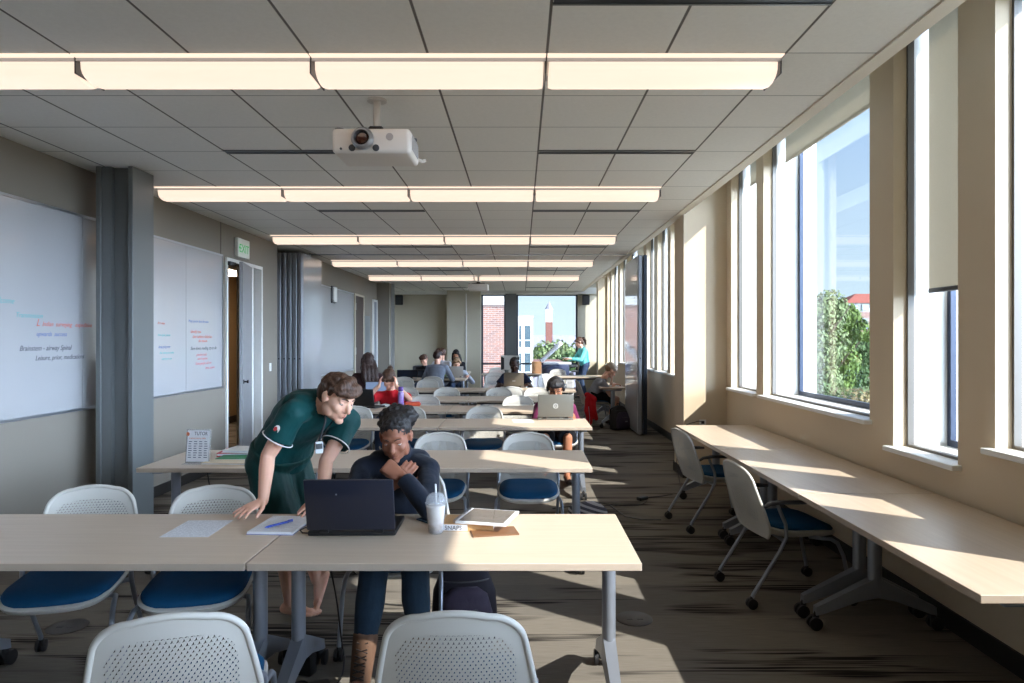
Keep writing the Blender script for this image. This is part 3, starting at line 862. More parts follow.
table(0, 1.55, 0, 'middle bench table along the windows', G3, PI/2, .786, (1.977, 4.678, 0))
table(0, 1.55, 0, 'bench table nearest the pilaster', G3, PI/2, .786, (1.977, 6.231, 0))
# ------------------------------------------------------------------ people
def bake(m, voxel, smooth=2, amp=0.0, sc=9.0, stretch=(1, 1, 1), seed=0.0, fac=.5):
    """Fuse overlapping closed shapes into one continuous surface and relax it; amp adds cloth folds or hair locks."""
    bmesh.ops.recalc_face_normals(m.bm, faces=m.bm.faces)
    me = bpy.data.meshes.new('tmp'); m.bm.to_mesh(me); m.bm.free()
    o = bpy.data.objects.new('tmp', me); COL.objects.link(o)
    r = o.modifiers.new('r', 'REMESH'); r.mode = 'VOXEL'; r.voxel_size = voxel; r.adaptivity = 0.0
    if smooth:
        s = o.modifiers.new('s', 'SMOOTH'); s.factor = fac; s.iterations = smooth
    dg = bpy.context.evaluated_depsgraph_get(); dg.update()
    out = bpy.data.meshes.new_from_object(o.evaluated_get(dg))
    bpy.data.objects.remove(o); bpy.data.meshes.remove(me)
    if amp:
        st = V(stretch)
        ns = [v.normal.copy() for v in out.vertices]
        for v, nn in zip(out.vertices, ns):
            q = V((v.co.x * st.x, v.co.y * st.y, v.co.z * st.z)) * sc + V((seed, seed * .7, 3.1))
            k = noise.noise(q) + .5 * noise.noise(q * 2.1)
            v.co += nn * (amp * k)
        out.update()
    out.shade_smooth()
    return out

def ik(S, T, l1, l2, pole):
    S, T, pole = V(S), V(T), V(pole)
    d = T - S; L = min(d.length, (l1 + l2) * .999); u = d.normalized()
    a = (l1 * l1 - l2 * l2 + L * L) / (2 * L)
    h = math.sqrt(max(0, l1 * l1 - a * a))
    p = pole - u * pole.dot(u); p.normalize()
    return S + u * a + p * h

def basis(f, up=(0, 0, 1), roll=0.0):
    f = V(f).normalized(); x = f.cross(V(up)).normalized(); z = x.cross(f)
    if roll:
        c, s = math.cos(roll), math.sin(roll); x, z = x * c + z * s, z * c - x * s
    return Matrix((x, f, z)).transposed()

def ering(c, x, f, a, b, n=18, e=.85):
    r = []
    for k in range(n):
        t = 2 * PI * k / n; ct, st = math.cos(t), math.sin(t)
        r.append(c + x * (a * math.copysign(abs(ct) ** e, ct)) + f * (b * math.copysign(abs(st) ** e, st)))
    return r

def bez(a, b, c, t): return a * (1-t)**2 + b * (2*t*(1-t)) + c * t*t

TORSO = [(0, .135, .098), (.1, .165, .118), (.2, .165, .118), (.4, .142, .105), (.55, .145, .108), (.72, .165, .115), (.85, .172, .105), (.93, .135, .085), (1.0, .075, .065)]
def torso(m, J, inf=0.0, t0=0.0, t1=1.0, k=1.0, drop=0.0):
    P, N, hx, sx, bend = J['P'], J['N'], J['hx'], J['sx'], J['mid']
    rings = []
    for (t, a, b) in TORSO:
        if t < t0 - 1e-6 or t > t1 + 1e-6: continue
        c = bez(P, bend, N, t)
        d = (bez(P, bend, N, min(1, t + .03)) - bez(P, bend, N, max(0, t - .03))).normalized()
        x = (hx * (1 - t) + sx * t); x = (x - d * x.dot(d)).normalized(); f = d.cross(x)
        if rings == [] and drop: rings.append(ering(c - d * drop, x, f, (a + inf) * k * 1.02, (b + inf) * k * 1.02))
        rings.append(ering(c, x, f, (a + inf) * k, (b + inf) * k))
    m.loft(rings)

def hand(m, W, d, nrm, curl, thumb_side, s=1.0, spread=.12, thumb_curl=.5):
    """Palm, four unequal fingers bending towards nrm, and a thumb off the side of the palm."""
    d, nrm = V(d).normalized(), V(nrm); nrm = (nrm - d * nrm.dot(d)).normalized()
    lat = d.cross(nrm).normalized() * thumb_side           # points to the thumb
    fist = curl > .9
    rr = []
    for t, w, h in ((-.012, .026, .020), (.02, .032, .017), (.055, .040, .0145), (.085, .041, .012), (.094, .036, .009)):
        rr.append(ering(W + d * t * s, lat, nrm, w * s, h * s, 14, .8))
    m.loft(rr)
    for off, L, r in ((.030, .072, .0086), (.0105, .080, .0090), (-.0095, .074, .0086), (-.029, .058, .0076)):
        p = W + d * .084 * s + lat * off * s
        dir0 = (d + lat * (off / .03) * spread).normalized()
        pts, ang = [p], 0.0
        for seg in (.44, .31, .25):
            ang += curl * (1.0 if seg > .4 else 1.15)
            v = dir0 * math.cos(ang) + nrm * math.sin(ang)
            pts.append(pts[-1] + v * L * seg * s)
        m.chain(pts, [r * s, r * .95 * s, r * .88 * s, r * .74 * s], 10)
    b = W + d * .022 * s + lat * .026 * s
    v1 = (d * .62 + lat * .75 + nrm * .25 * thumb_curl).normalized(); v2 = (d * .9 + lat * .25 + nrm * thumb_curl * .7).normalized()
    if fist: v1, v2 = (d * .75 + lat * .15 + nrm * .55).normalized(), (d * .25 - lat * .75 + nrm * .5).normalized()
    q = b + v1 * .042 * s; q2 = q + v2 * .034 * s
    m.chain([b - d * .01 * s, q, q2, q2 + (v2 + nrm * .2 * thumb_curl).normalized() * .024 * s], [.0135 * s, .0112 * s, .0100 * s, .0082 * s], 10)

def head(m, C, R, s=1.0, jaw=1.0, nose=1.0):
    def e(c, r): m.ell(C + R @ V(c) * s, [q * s for q in r], R, 20, 14)
    def c(a, ra, b, rb): m.cap(C + R @ V(a) * s, ra * s, C + R @ V(b) * s, rb * s, 12)
    e((0, -.018, .036), (.074, .094, .082)); e((0, .028, -.02), (.066, .066, .082))
    e((0, .028, -.070), (.053 * jaw, .058, .044)); e((0, .073, -.100), (.025 * jaw, .022, .019))
    for k in (-1, 1):
        e((k * .034, .056, -.028), (.030, .032, .030)); e((k * .052, .018, -.062), (.016 * jaw, .036, .034))
        c((k * .010, .088, .022), .0105, (k * .044, .072, .020), .010)
        e((k * .077, -.006, -.006), (.008, .019, .031)); e((k * .083, -.012, .004), (.006, .014, .022))
        c((k * .006, .098, -.036), .0085, (k * .013, .092, -.036), .0075)
    c((0, .086, .012), .0088, (0, .110 * (1 + .02 * nose), -.030), .0118 * nose)
    e((0, .084, -.060), (.026, .013, .021)); e((0, .056, -.046), (.045, .038, .040)); e((0, .045, -.075), (.042 * jaw, .042, .034))

def lips_mesh(C, R, s=1.0):
    m = MB()
    def c(a, ra, b, rb): m.cap(C + R @ V(a) * s, ra * s, C + R @ V(b) * s, rb * s, 10)
    for k in (-1, 1):
        c((0, .0935, -.0590), .0050, (k * .019, .0868, -.0625), .0026)
        c((0, .0938, -.0685), .0060, (k * .017, .0868, -.0645), .0028)
    return m

def eyes(C, R, s, par, look=(0, 0), lid=None, iris=(70, 50, 36), open_=1.0):
    for k in (-1, 1):
        c = C + R @ V((k * .032, .0725, .001)) * s
        m = MB(); m.ell(c, (.0135 * s,) * 3, R, 14, 10); e = m.obj('eye', M_EYEW, par, 60)
        g = (R @ V((look[0], 1, look[1]))).normalized()
        m = MB(); m.ell(c + g * .0098 * s, (.0064 * s, .0045 * s, .0064 * s), R, 12, 8); m.obj('iris', simple('iris', iris, .2), e, 60)
        if lid is not None:
            m = MB()
            Q = R @ Matrix.Rotation(math.radians(-20 + 45 * (1 - open_)) * -1, 3, 'X')
            rr = []
            for i in range(7):                 # upper lid: a shell over the top of the eyeball
                t = math.radians(4 + i * (58 + 34 * (1 - open_)) / 6)
                rr.append([c + R @ V((.0148 * s * math.sin(u) * (1 if t else 0) * 1.02, .0148 * s * math.cos(u) * math.sin(t), .0148 * s * math.cos(t))) for u in [math.radians(-88 + 176 * j / 12) for j in range(13)]])
            m.loft(rr, caps=False, closed=False); m.obj('eyelid', lid, e, 60)

def brows(C, R, s, par, mat):
    m = MB()
    for k in (-1, 1):
        pts = [C + R @ V(q) * s for q in ((k * .013, .0975, .0235), (k * .028, .0945, .0305), (k * .046, .0795, .0265))]
        m.tube(pts, [.0030 * s, .0036 * s, .0018 * s], 6, flat=.8)
        m_o = m.obj('eyebrow', mat, par, 60) if k == 1 else None
        if k == -1: m.obj('eyebrow', mat, par, 60); m = MB()

M_EYEW = simple('eye_white', (196, 186, 180), .2)
M_LIPP = simple('lip_pink', (196, 124, 110), .4); M_LIPD = simple('lip_brown', (112, 62, 56), .4)
SKIN_P = skin('skin_light', (226, 178, 154)); SKIN_D = skin('skin_dark', (140, 94, 74)); SKIN_B = skin('skin_brown', (168, 116, 88)); SKIN_DD = skin('skin_deep', (70, 48, 40))
H_BROWN = hairm('hair_brown', (76, 52, 38)); H_BLACK = hairm('hair_black', (26, 22, 22)); H_DBROWN = hairm('hair_dark_brown', (52, 34, 28)); H_SANDY = hairm('hair_sandy', (150, 120, 90)); H_GREY = hairm('hair_charcoal', (34, 31, 31))

def hair_mesh(kind, C, R, s, voxel, seed=0):
    m = MB()
    def e(c, r): m.ell(C + R @ V(c) * s, [q * s for q in r], R, 20, 14)
    def c(pts, rs): m.chain([C + R @ V(p) * s for p in pts], [r * s for r in rs], 12)
    amp, sc = (.0035, 40) if kind == 'fringe' else (.006, 34)
    if kind in ('short', 'fringe', 'crop'):
        e((0, -.026, .042), (.079, .094, .080)); e((0, -.052, .005), (.076, .068, .073))
        for k in (-1, 1): c([(k * .066, .012, .050), (k * .072, .010, .020)], [.018, .010])
        if kind == 'short': c([(-.062, .045, .075), (-.03, .085, .066), (.03, .088, .064), (.062, .05, .07)], [.026, .024, .024, .024]); e((0, .02, .075), (.075, .07, .06))
        if kind != 'crop':
            c([(-.056, .058, .078), (0, .076, .083), (.056, .058, .078)], [.027, .030, .027])
            c([(-.068, .040, .066), (-.062, .066, .054)], [.024, .018]); c([(.068, .040, .066), (.062, .066, .054)], [.024, .018])
        if kind == 'fringe':
            c([(-.050, .082, .072), (-.012, .101, .062), (.030, .099, .058), (.058, .078, .056)], [.019, .018, .016, .013])
            c([(-.02, .03, .100), (.03, .05, .094)], [.035, .035])
            for k in range(170):               # separate locks combed forwards from the crown
                az = rnd.uniform(-PI, PI); el_ = rnd.uniform(.05, 1.45)
                def on(az, el_, lift): return V((math.sin(az) * math.cos(el_) * (.080 + lift), -.020 + math.cos(az) * math.cos(el_) * (.098 + lift), .040 + math.sin(el_) * (.080 + lift)))
                p0 = on(az, el_, -.003)
                if (p0.y > .055 and p0.z < .055) or (p0.z < .048 and abs(az) < 2.1): continue
                q = p0 + V((rnd.uniform(-.012, .018), .030, -.012 if p0.z < .1 else -.002)); w_ = p0.lerp(q, .5); w_.z += .006
                if q.y > .075 and q.z < .050: q.z = .050
                c([p0, w_, q], [.0090, .0080, .0035])
    elif kind in ('long', 'tail'):
        e((0, -.026, .046), (.086, .102, .088)); e((0, -.055, -.005), (.080, .070, .085))
        for k in (-1, 1): c([(k * .045, .068, .074), (k * .074, .035, .04), (k * .082, .0, -.02)], [.022, .022, .018])
        if kind == 'long':
            for k in (-1, -.35, .35, 1):
                c([(k * .07, -.05, -.02), (k * .085, -.07, -.14), (k * .085, -.07, -.27), (k * .06, -.06, -.36)], [.038, .044, .04, .022])
            for k in (-1, 1): c([(k * .082, .0, .0), (k * .09, .01, -.10), (k * .09, .02, -.2)], [.024, .026, .016])
        else:
            c([(.0, -.10, .05), (.0, -.16, .04), (.03, -.18, -.04), (.05, -.16, -.14)], [.022, .034, .036, .016])
    elif kind == 'puff':
        e((0, -.021, .048), (.0785, .091, .081)); e((0, -.05, .0), (.072, .06, .06))
        e((0, -.092, .058), (.094, .050, .066))
        c([(-.072, -.005, .018), (-.066, .012, .050), (-.050, .036, .074), (-.025, .052, .083), (0, .057, .086), (.025, .052, .083), (.050, .036, .074), (.066, .012, .050), (.072, -.005, .018)], [.009, .010, .011, .011, .011, .011, .011, .010, .009])
        for k in range(240):
            a = rnd.uniform(0, 2 * PI); b = rnd.uniform(.45, 1.1)
            p = V((.084 * b * math.cos(a), -.095 + rnd.uniform(-.03, .04), .058 + .056 * b * math.sin(a)))
            c([p, p + V((.005 * math.cos(a), rnd.uniform(-.003, .003), .005 * math.sin(a)))], [.021, .017])
        amp, sc = .0045, 75
    return bake(m, voxel, 1, amp, sc, (1, 1, .5), seed)

def person(label, loc, rz, J, S, voxel=.009, group=None):
    """J: joints in the local frame (sitter looks along +Y, +X is the right hand). S: looks."""
    r = thing('person', label, 'person', loc, rz, group)
    J = dict(J)
    for k in ('P', 'N', 'H', 'hx', 'sx'): J[k] = V(J[k])
    J['hx'].normalize(); J['sx'].normalize()
    d = (J['N'] - J['P']).normalized()
    fwd = d.cross(J['sx']).normalized()      # chest normal
    J['mid'] = V(J['mid']) if 'mid' in J else (J['P'] + J['N']) / 2 - fwd * .035
    up = (J['N'] - J['mid']).normalized()
    sw = J.get('sw', .182); k = S.get('k', 1.0)
    sh = {q: V(J['sh'][q]) if 'sh' in J else J['N'] - up * .055 + J['sx'] * (q * sw) for q in (-1, 1)}
    hp = {q: J['P'] + J['hx'] * (q * .088) for q in (-1, 1)}
    l1, l2 = J.get('arm', (.29, .255)); t1, t2 = J.get('legl', (.43, .42))
    R = basis(J['hf'], J.get('hu', (0, 0, 1)), J.get('roll', 0)); C = J['H']; hs = S.get('hs', 1.06)
    el, wr, kn, an = {}, {}, {}, {}
    for q in (-1, 1):
        wr[q] = V(J['wr'][q]); el[q] = V(J['el'][q]) if 'el' in J else ik(sh[q], wr[q], l1, l2, J['epole'][q])
        an[q] = V(J['an'][q]); kn[q] = V(J['kn'][q]) if 'kn' in J else ik(hp[q], an[q], t1, t2, J.get('kpole', {-1: (-.1, 1, .6), 1: (.1, 1, .6)})[q])
    seatz = J.get('seat')
    # body: one continuous skin
    m = MB(); torso(m, J, 0, k=k)
    m.cap(J['N'] - up * .03, .064 * k, C + R @ V((0, -.02, -.05)) * hs, .052, 14)
    head(m, C, R, hs, S.get('jaw', 1.0), S.get('nose', 1.0))
    for q in (-1, 1):
        m.cap(J['N'] - up * .06 + J['sx'] * (q * .06), .062 * k, sh[q], .056 * k)
        m.chain([sh[q], sh[q].lerp(el[q], .45), el[q], el[q].lerp(wr[q], .3), wr[q]], [.054 * k, .048 * k, .038 * k, .039 * k, .026 * k])
        hd = J['hand'][q]
        hand(m, wr[q] + V(hd[0]).normalized() * .012, hd[0], hd[1], hd[2], hd[3] if len(hd) > 3 else q, S.get('hands', 1.0), hd[4] if len(hd) > 4 else .12)
        m.chain([hp[q], hp[q].lerp(kn[q], .5), kn[q], kn[q].lerp(an[q], .3), kn[q].lerp(an[q], .65), an[q]], [.088 * k, .074 * k, .054, .054, .042, .034])
        td = V(J['toe'][q]).normalized(); foot = an[q]
        if S.get('barefoot'):
            fn = V(J['sole'][q]).normalized(); lt = td.cross(fn).normalized()
            hl = foot - fn * .035 - td * .035
            m.cap(foot, .034, hl, .030); m.cap(hl, .030, foot - fn * .045 + td * .13, .024)
            m.cap(foot - fn * .01, .03, foot - fn * .045 + td * .12, .022)
            for i, (o_, L, rr_) in enumerate(((.034, .055, .0125), (.014, .058, .0095), (-.004, .053, .009), (-.02, .046, .0085), (-.034, .036, .0085))):
                a = foot - fn * .048 + td * (.125 - abs(o_) * .25) + lt * (o_ * J.get('big', {-1: 1, 1: -1})[q]); m.cap(a, rr_ * 1.25, a + td * L, rr_)
        else:
            m.cap(foot, .036, foot + td * .12 + V((0, 0, -.04)), .028)
    link('body', bake(m, voxel, 2), S['skin'], r)
    hv = min(voxel, .008)
    if S.get('hair'): link('hair', hair_mesh(S['hair'], C, R, hs, hv, loc[0]), S['hairmat'], r)
    if S.get('face', True):
        lips_mesh(C, R, hs).obj('lips', S.get('lips', M_LIPP), r, 60)
        brows(C, R, hs, r, S.get('browmat', S.get('hairmat', H_BROWN)))
        eyes(C, R, hs, r, S.get('look', (0, -.25)), S['skin'], S.get('iris', (70, 50, 36)), S.get('open', .75))
    cv = max(voxel, .008)
    # top
    m = MB(); inf = S.get('inf', .013)
    torso(m, J, inf, .1, 1.0, k, .05 if seatz is None else .02)
    m.cap(J['N'] - up * .055 - J['sx'] * .1, .062 * k + inf, J['N'] - up * .055 + J['sx'] * .1, .062 * k + inf)
    for q in (-1, 1): m.cap(J['N'] - up * .06 + J['sx'] * (q * .06), .062 * k + inf, sh[q], .056 * k + inf)
    nd = (C + R @ V((0, -.02, -.05)) * hs - J['N']).normalized()
    m.cap(J['N'] - up * .015, .076, J['N'] + nd * S.get('collar', .018), .068)
    for q in (-1, 1):
        if S.get('sleeve') == 'short':
            e = sh[q].lerp(el[q], S.get('sl', .62)); dd = (el[q] - sh[q]).normalized()
            m.ell(sh[q], (.054 * k + inf,) * 3); m.tube([sh[q], sh[q].lerp(el[q], .3), e], [.054 * k + inf, .054 * k + inf * 1.1, .054 * k + inf * 1.6], 18)
        elif S.get('sleeve') == 'long':
            m.ell(sh[q], (.055 * k + inf,) * 3); m.chain([sh[q], el[q]], [.053 * k + inf, .042 * k + inf]); m.chain([el[q], el[q].lerp(wr[q], .35)], [.042 * k + inf, .041 * k + inf])
            m.tube([el[q].lerp(wr[q], .3), el[q].lerp(wr[q], .93)], [.042 * k + inf, .030 * k + inf], 16)
    shirt = link('shirt', bake(m, cv, 2, S.get('fold', .006), 7.0, (1, 1, .7), loc[0] * 3.1), S['top'], r)
    # trousers or shorts
    m = MB(); inf = S.get('pinf', .014); rr = []
    torso(m, J, inf, 0, .2, k)
    for q in (-1, 1):
        m.ell(hp[q], (.095 * k + inf,) * 3)
        if S.get('legs') == 'shorts':
            e = hp[q].lerp(kn[q], S.get('shl', .85)); m.tube([hp[q], hp[q].lerp(kn[q], .4), e], [.088 * k + inf, .083 * k + inf * 1.6, .078 * k + inf * 2.2], 20)
        else:
            m.chain([hp[q], kn[q]], [.09 * k + inf, .056 + inf]); m.chain([kn[q], kn[q].lerp(an[q], .35)], [.056 + inf, .054 + inf * .9])
            m.tube([kn[q].lerp(an[q], .3), kn[q].lerp(an[q], S.get('ll', .95))], [.054 + inf * .9, .042 + inf * .8], 16)
    link('shorts' if S.get('legs') == 'shorts' else 'trousers', bake(m, cv, 2, S.get('pfold', .005), 8.0, (1, 1, .8), loc[1] * 2.3), S['bottom'], r)
    if not S.get('barefoot'):
        for q in (-1, 1):
            td = V(J['toe'][q]).normalized(); a = an[q]; m = MB()
            z0 = a.z - .075
            rr = []
            for f, w, h in ((-.07, .026, .06), (-.05, .036, .085), (.0, .038, .095), (.06, .042, .066), (.13, .046, .05), (.17, .042, .042), (.20, .026, .03)):
                c = V((a.x, a.y, z0)) + V((td.x, td.y, 0)).normalized() * f; lt = V((td.y, -td.x, 0)).normalized()
                rr.append([c + lt * (w * math.cos(2*PI*j/14)) + V((0, 0, h/2 + h/2 * math.sin(2*PI*j/14))) for j in range(14)])
            m.loft(rr)
            if S.get('boot'): m.tube([a + V((0, 0, -.02)), a.lerp(kn[q], .42)], [.046, .058], 16)
            link('boot' if S.get('boot') else 'shoe', bake(m, .008, 1), S.get('shoe', M_SHOE), r)
    return r, dict(C=C, R=R, sh=sh, el=el, wr=wr, kn=kn, an=an, N=J['N'], up=up, fwd=fwd, sx=J['sx'], hp=hp, k=k)
M_SHOE = simple('shoe_dark', (46, 44, 46), .6)

def seated(lean=.12, headz=1.20, heady=.12, hf=(0, 1, -.35), wr=None, el=None, hand_=None, an=None, toe=None, hx0=0.0, pole=None, P=(0, -.06, .54), twist=0.0, **kw):
    """Joints of somebody sitting on a 0.46 m seat, looking along +Y."""
    N = V((hx0 * .7, P[1] + lean, headz - .195))
    J = dict(P=V(P), N=N, H=V((hx0, heady, headz)), hf=hf, hx=V((1, 0, 0)), sx=V((math.cos(twist), math.sin(twist), 0)), seat=.46,
             wr=wr or {-1: (-.14, .42, .775), 1: (.14, .42, .775)}, epole=pole or {-1: (-.7, -.5, -.9), 1: (.7, -.5, -.9)},
             hand={-1: ((.15, 1, -.03), (0, -.1, -1), .25), 1: ((-.15, 1, -.03), (0, -.1, -1), .25)} if hand_ is None else hand_,
             an=an or {-1: (-.12, .36, .085), 1: (.12, .36, .085)}, toe=toe or {-1: (-.1, 1, 0), 1: (.1, 1, 0)})
    J.update(kw)
    return J
# ------------------------------------------------------------------ the standing man, leaning over the nearest table
C_GREEN = cloth('dark_green_jersey', (12, 62, 62), .6, .1, .1, .25); C_GREENS = cloth('dark_green_shorts', (14, 54, 50), .55, .15, .1, .45, 20)
O = V((-1.37, 3.97, 0))
def L(p): return V(p) - O
J = dict(P=L((-1.42, 4.0, .90)), N=L((-1.085, 3.735, 1.265)), H=L((-.985, 3.655, 1.310)), hx=V((-.45, -.89, 0)), sx=V((-.52, -.83, .14)),
         mid=L((-1.32, 3.90, 1.16)), hf=(.76, -.50, -.42), hu=(0, 0, 1), roll=.10,
         sh={1: L((-1.205, 3.60, 1.225)), -1: L((-.985, 3.895, 1.150))},
         wr={1: L((-1.305, 3.455, .80)), -1: L((-1.02, 3.50, .795))}, el={1: L((-1.335, 3.60, 1.005)), -1: L((-1.065, 3.73, .955))},
         hand={1: ((-.45, -.9, -.16), (0, .12, -1), .12, 1, .30), -1: ((-.2, -1, -.16), (0, .12, -1), .12, -1, .25)},
         kn={1: L((-1.36, 3.90, .48)), -1: L((-1.30, 4.05, .52))}, an={1: L((-1.345, 3.98, .082)), -1: L((-1.205, 4.03, .20))},
         toe={1: (1, -.22, 0), -1: (-.28, -.25, -1)}, sole={1: (0, 0, 1), -1: (-.9, -.3, .25)}, big={1: -1, -1: -1}, arm=(.29, .26))
S = dict(skin=SKIN_P, hair='fringe', hairmat=H_BROWN, top=C_GREEN, bottom=C_GREENS, sleeve='short', sl=.60, legs='shorts', shl=.92, barefoot=True, inf=.017, pinf=.024, fold=.011, pfold=.010,
         look=(.05, -.35), open=.2, iris=(58, 60, 62), nose=1.05, hs=1.03)
man, mi = person('barefoot man in a dark green jersey leaning over the nearest table', O, 0, J, S, .0052)
for q in (1, -1):
    e = mi['sh'][q].lerp(mi['el'][q], .60); d = (mi['el'][q] - mi['sh'][q]).normalized()
    m = MB(); pts = []; x = d.orthogonal().normalized(); y = d.cross(x)
    for k in range(25): pts.append(e + (x * math.cos(2*PI*k/24) + y * math.sin(2*PI*k/24)) * (.054 + .017 * 1.6 + .003))
    m.tube(pts, .0032, 6); m.obj('sleeve_piping', M_WHITEP, man, 60)
e = mi['sh'][1].lerp(mi['el'][1], .36); d = (mi['el'][1] - mi['sh'][1]).normalized(); out = V((-.15, -1, .1)); out = (out - d * out.dot(d)).normalized(); sd = d.cross(out)
ptch = bpy.data.objects.new('sleeve_badge', None); COL.objects.link(ptch); ptch.parent = man
m = MB(); c = e + out * .0745
m.loft([[c + sd * (.016 * math.cos(a)) - d * (.024 * math.sin(a)) + out * z for a in [2*PI*k/18 for k in range(18)]] for z in (-.008, .001)]); m.obj('badge_white', M_WHITEP, ptch, 0)
m = MB(); c = e + out * .076 + sd * .006; m.loft([[c + sd * (.009 * math.cos(a)) - d * (.013 * math.sin(a)) + out * z for a in [2*PI*k/16 for k in range(16)]] for z in (-.006, .0008)]); m.obj('badge_red', simple('badge_red', (190, 50, 50), .6), ptch, 0)
# lanyard with its card, hanging from the neck
n0 = mi['N']; m = MB()
drop = L((-1.06, 3.585, 1.085)); f0 = n0 + V((.035, -.075, .0)); f1 = n0 + V((.105, .0, -.02))
m.tube([f0, f0.lerp(drop, .45) + V((.02, -.015, .0)), drop], .0055, 6, flat=.5); m.tube([f1, f1.lerp(drop, .5), drop], .0055, 6, flat=.5); ly = m.obj('lanyard', simple('lanyard_black', (26, 28, 30), .7), man, 60)
m = MB(); m.cbox(drop + V((0, 0, -.035)), (.042, .006, .062), .003, Matrix.Rotation(math.radians(35), 4, 'Z')); m.obj('name_card', simple('card_white', (206, 210, 212), .35), ly, 0)
m = MB(); m.cbox(drop + V((.002, -.004, -.028)), (.034, .004, .028), .001, Matrix.Rotation(math.radians(35), 4, 'Z')); m.obj('card_print', M_BLACK, ly, 0)

# ------------------------------------------------------------------ the seated woman in the navy jacket
C_NAVY = cloth('navy_fleece', (24, 30, 42), .9, .12, .4, .3); C_JEAN = cloth('dark_jeans', (32, 48, 62), .85, .25, .2, .4); C_BOOT = simple('brown_suede_boot', (92, 66, 48), .85, var=.2, sc=20)
# local frame turned to face the camera: +Y local is -Y world, +X local is -X world
def W2L(p, o): return V((-(p[0] - o[0]), -(p[1] - o[1]), p[2]))
O = V((-.66, 3.80, 0))
w_ = lambda x, y, z: W2L((x, y, z), O)
J = dict(P=w_(-.665, 3.84, .545), N=w_(-.655, 3.66, 1.005), H=w_(-.652, 3.555, 1.112), mid=w_(-.665, 3.82, .78), hx=V((1, 0, 0)), sx=V((1, .05, .02)), hf=(.03, 1, -.36), roll=-.05,
         sh={1: w_(-.838, 3.615, .925), -1: w_(-.490, 3.605, .925)},
         wr={1: w_(-.650, 3.475, .872), -1: w_(-.595, 3.410, .935)}, el={1: w_(-.845, 3.385, .79), -1: w_(-.455, 3.335, .79)},
         hand={1: ((-.62, -.05, .75), (-.1, -1, .1), .40, -1, .06), -1: ((.78, -.15, .50), (.1, -.75, -.5), 1.2, 1, .02)},
         an={1: w_(-.715, 3.02, .10), -1: w_(-.46, 3.13, .10)}, kn={1: w_(-.685, 3.20, .545), -1: w_(-.505, 3.24, .545)}, toe={1: (.1, 1, 0), -1: (-.1, 1, 0)}, seat=.46)
S = dict(skin=SKIN_D, hair='puff', hairmat=H_GREY, browmat=H_BLACK, top=C_NAVY, bottom=C_JEAN, sleeve='long', legs='long', ll=.62, boot=True, shoe=C_BOOT, inf=.012, fold=.009, lips=M_LIPD, look=(.1, -.7), open=.25, iris=(36, 24, 18), collar=.04, jaw=.92, nose=1.1, k=.94, hs=1.0)
wom, wi = person('woman in a navy fleece sitting with her fist at her chin behind the black laptop', O, PI, J, S, .0055)
for q in (-1, 1):       # boot laces
    a = wi['an'][q]; k_ = wi['kn'][q]; m = MB()
    for i in range(7):
        c = a.lerp(k_, .03 + i * .055) + V((0, .056 - i * .001 + (.012 if i == 0 else 0), 0))
        m.tube([c + V((-.026, 0, -.008)), c + V((.026, .002, .010))], .0032, 5); m.tube([c + V((.026, 0, -.008)), c + V((-.026, .002, .010))], .0032, 5)
    m.obj('boot_lace', simple('lace_dark', (52, 42, 36), .8), wom, 60)

# ------------------------------------------------------------------ the others
C_RED = cloth('red_tee', (196, 34, 44)); C_DARK = cloth('black_tee', (36, 36, 40)); C_GREYS = cloth('grey_sweater', (112, 118, 130)); C_WHITE = cloth('white_tee', (214, 220, 230)); C_HOOD = cloth('pale_grey_hoodie', (164, 168, 178))
C_NAVYT = cloth('navy_tee', (32, 40, 62)); C_PURP = cloth('purple_tee', (92, 30, 62)); C_TEAL = cloth('aqua_cardigan', (110, 200, 200)); C_GTEE = cloth('grey_tee', (142, 146, 156)); C_BLK = cloth('black_shorts', (30, 30, 34)); C_DJ = cloth('denim', (60, 76, 104)); C_BROWNT = cloth('dark_brown_top', (54, 36, 38))
M_HP = simple('headphone_black', (28, 28, 32), .4)
def headphones(par, i):
    C, R = i['C'], i['R']
    h = bpy.data.objects.new('headphones', None); COL.objects.link(h); h.parent = par
    m = MB(); m.tube([C + R @ V((.098 * math.cos(a), -.012, .012 + .125 * math.sin(a))) for a in [PI * k / 14 for k in range(15)]], .010, 8); m.obj('headband', M_HP, h, 60)
    for q in (-1, 1):
        m = MB(); m.ell(C + R @ V((q * .092, -.005, -.004)), (.018, .034, .042), R, 14, 10); m.obj('ear_cup', M_HP, h, 60)

# woman in red, head in her hands
J = seated(.24, 1.07, .29, (0, 1, -1.15), wr={-1: (-.115, .40, .99), 1: (.115, .40, .99)}, el={-1: (-.175, .50, .785), 1: (.175, .50, .785)}, sw=.155,
           hand_={-1: ((.12, -.35, .8), (.9, -.3, .1), .35), 1: ((-.12, -.35, .8), (-.9, -.3, .1), .35)}, roll=0)
p, i = person('woman in a red tee bent over a book with both hands at her forehead', (-1.79, 9.56, 0), PI, J, dict(skin=SKIN_P, hair='tail', hairmat=H_BROWN, top=C_RED, bottom=C_DJ, sleeve='short', legs='long', face=False))
m = MB(); c = i['N'] + i['fwd'] * .10 - i['up'] * .23
for dx, dz in ((0, 0), (.035, .012), (-.035, .01), (0, .045)): m.ell(c + V((dx, 0, dz)), (.03, .02, .018))
m.obj('shirt_print', simple('print_yellow', (222, 160, 52), .7), p)
# long haired girl seen from behind
J = seated(.10, 1.25, .05, (-.25, 1, -.3))
person('girl with long dark brown hair seen from behind', (-2.49, 11.1, 0), math.radians(12), J, dict(skin=SKIN_P, hair='long', hairmat=H_DBROWN, top=C_BROWNT, bottom=C_DJ, sleeve='long', legs='long', face=False, hs=1.1), .011)
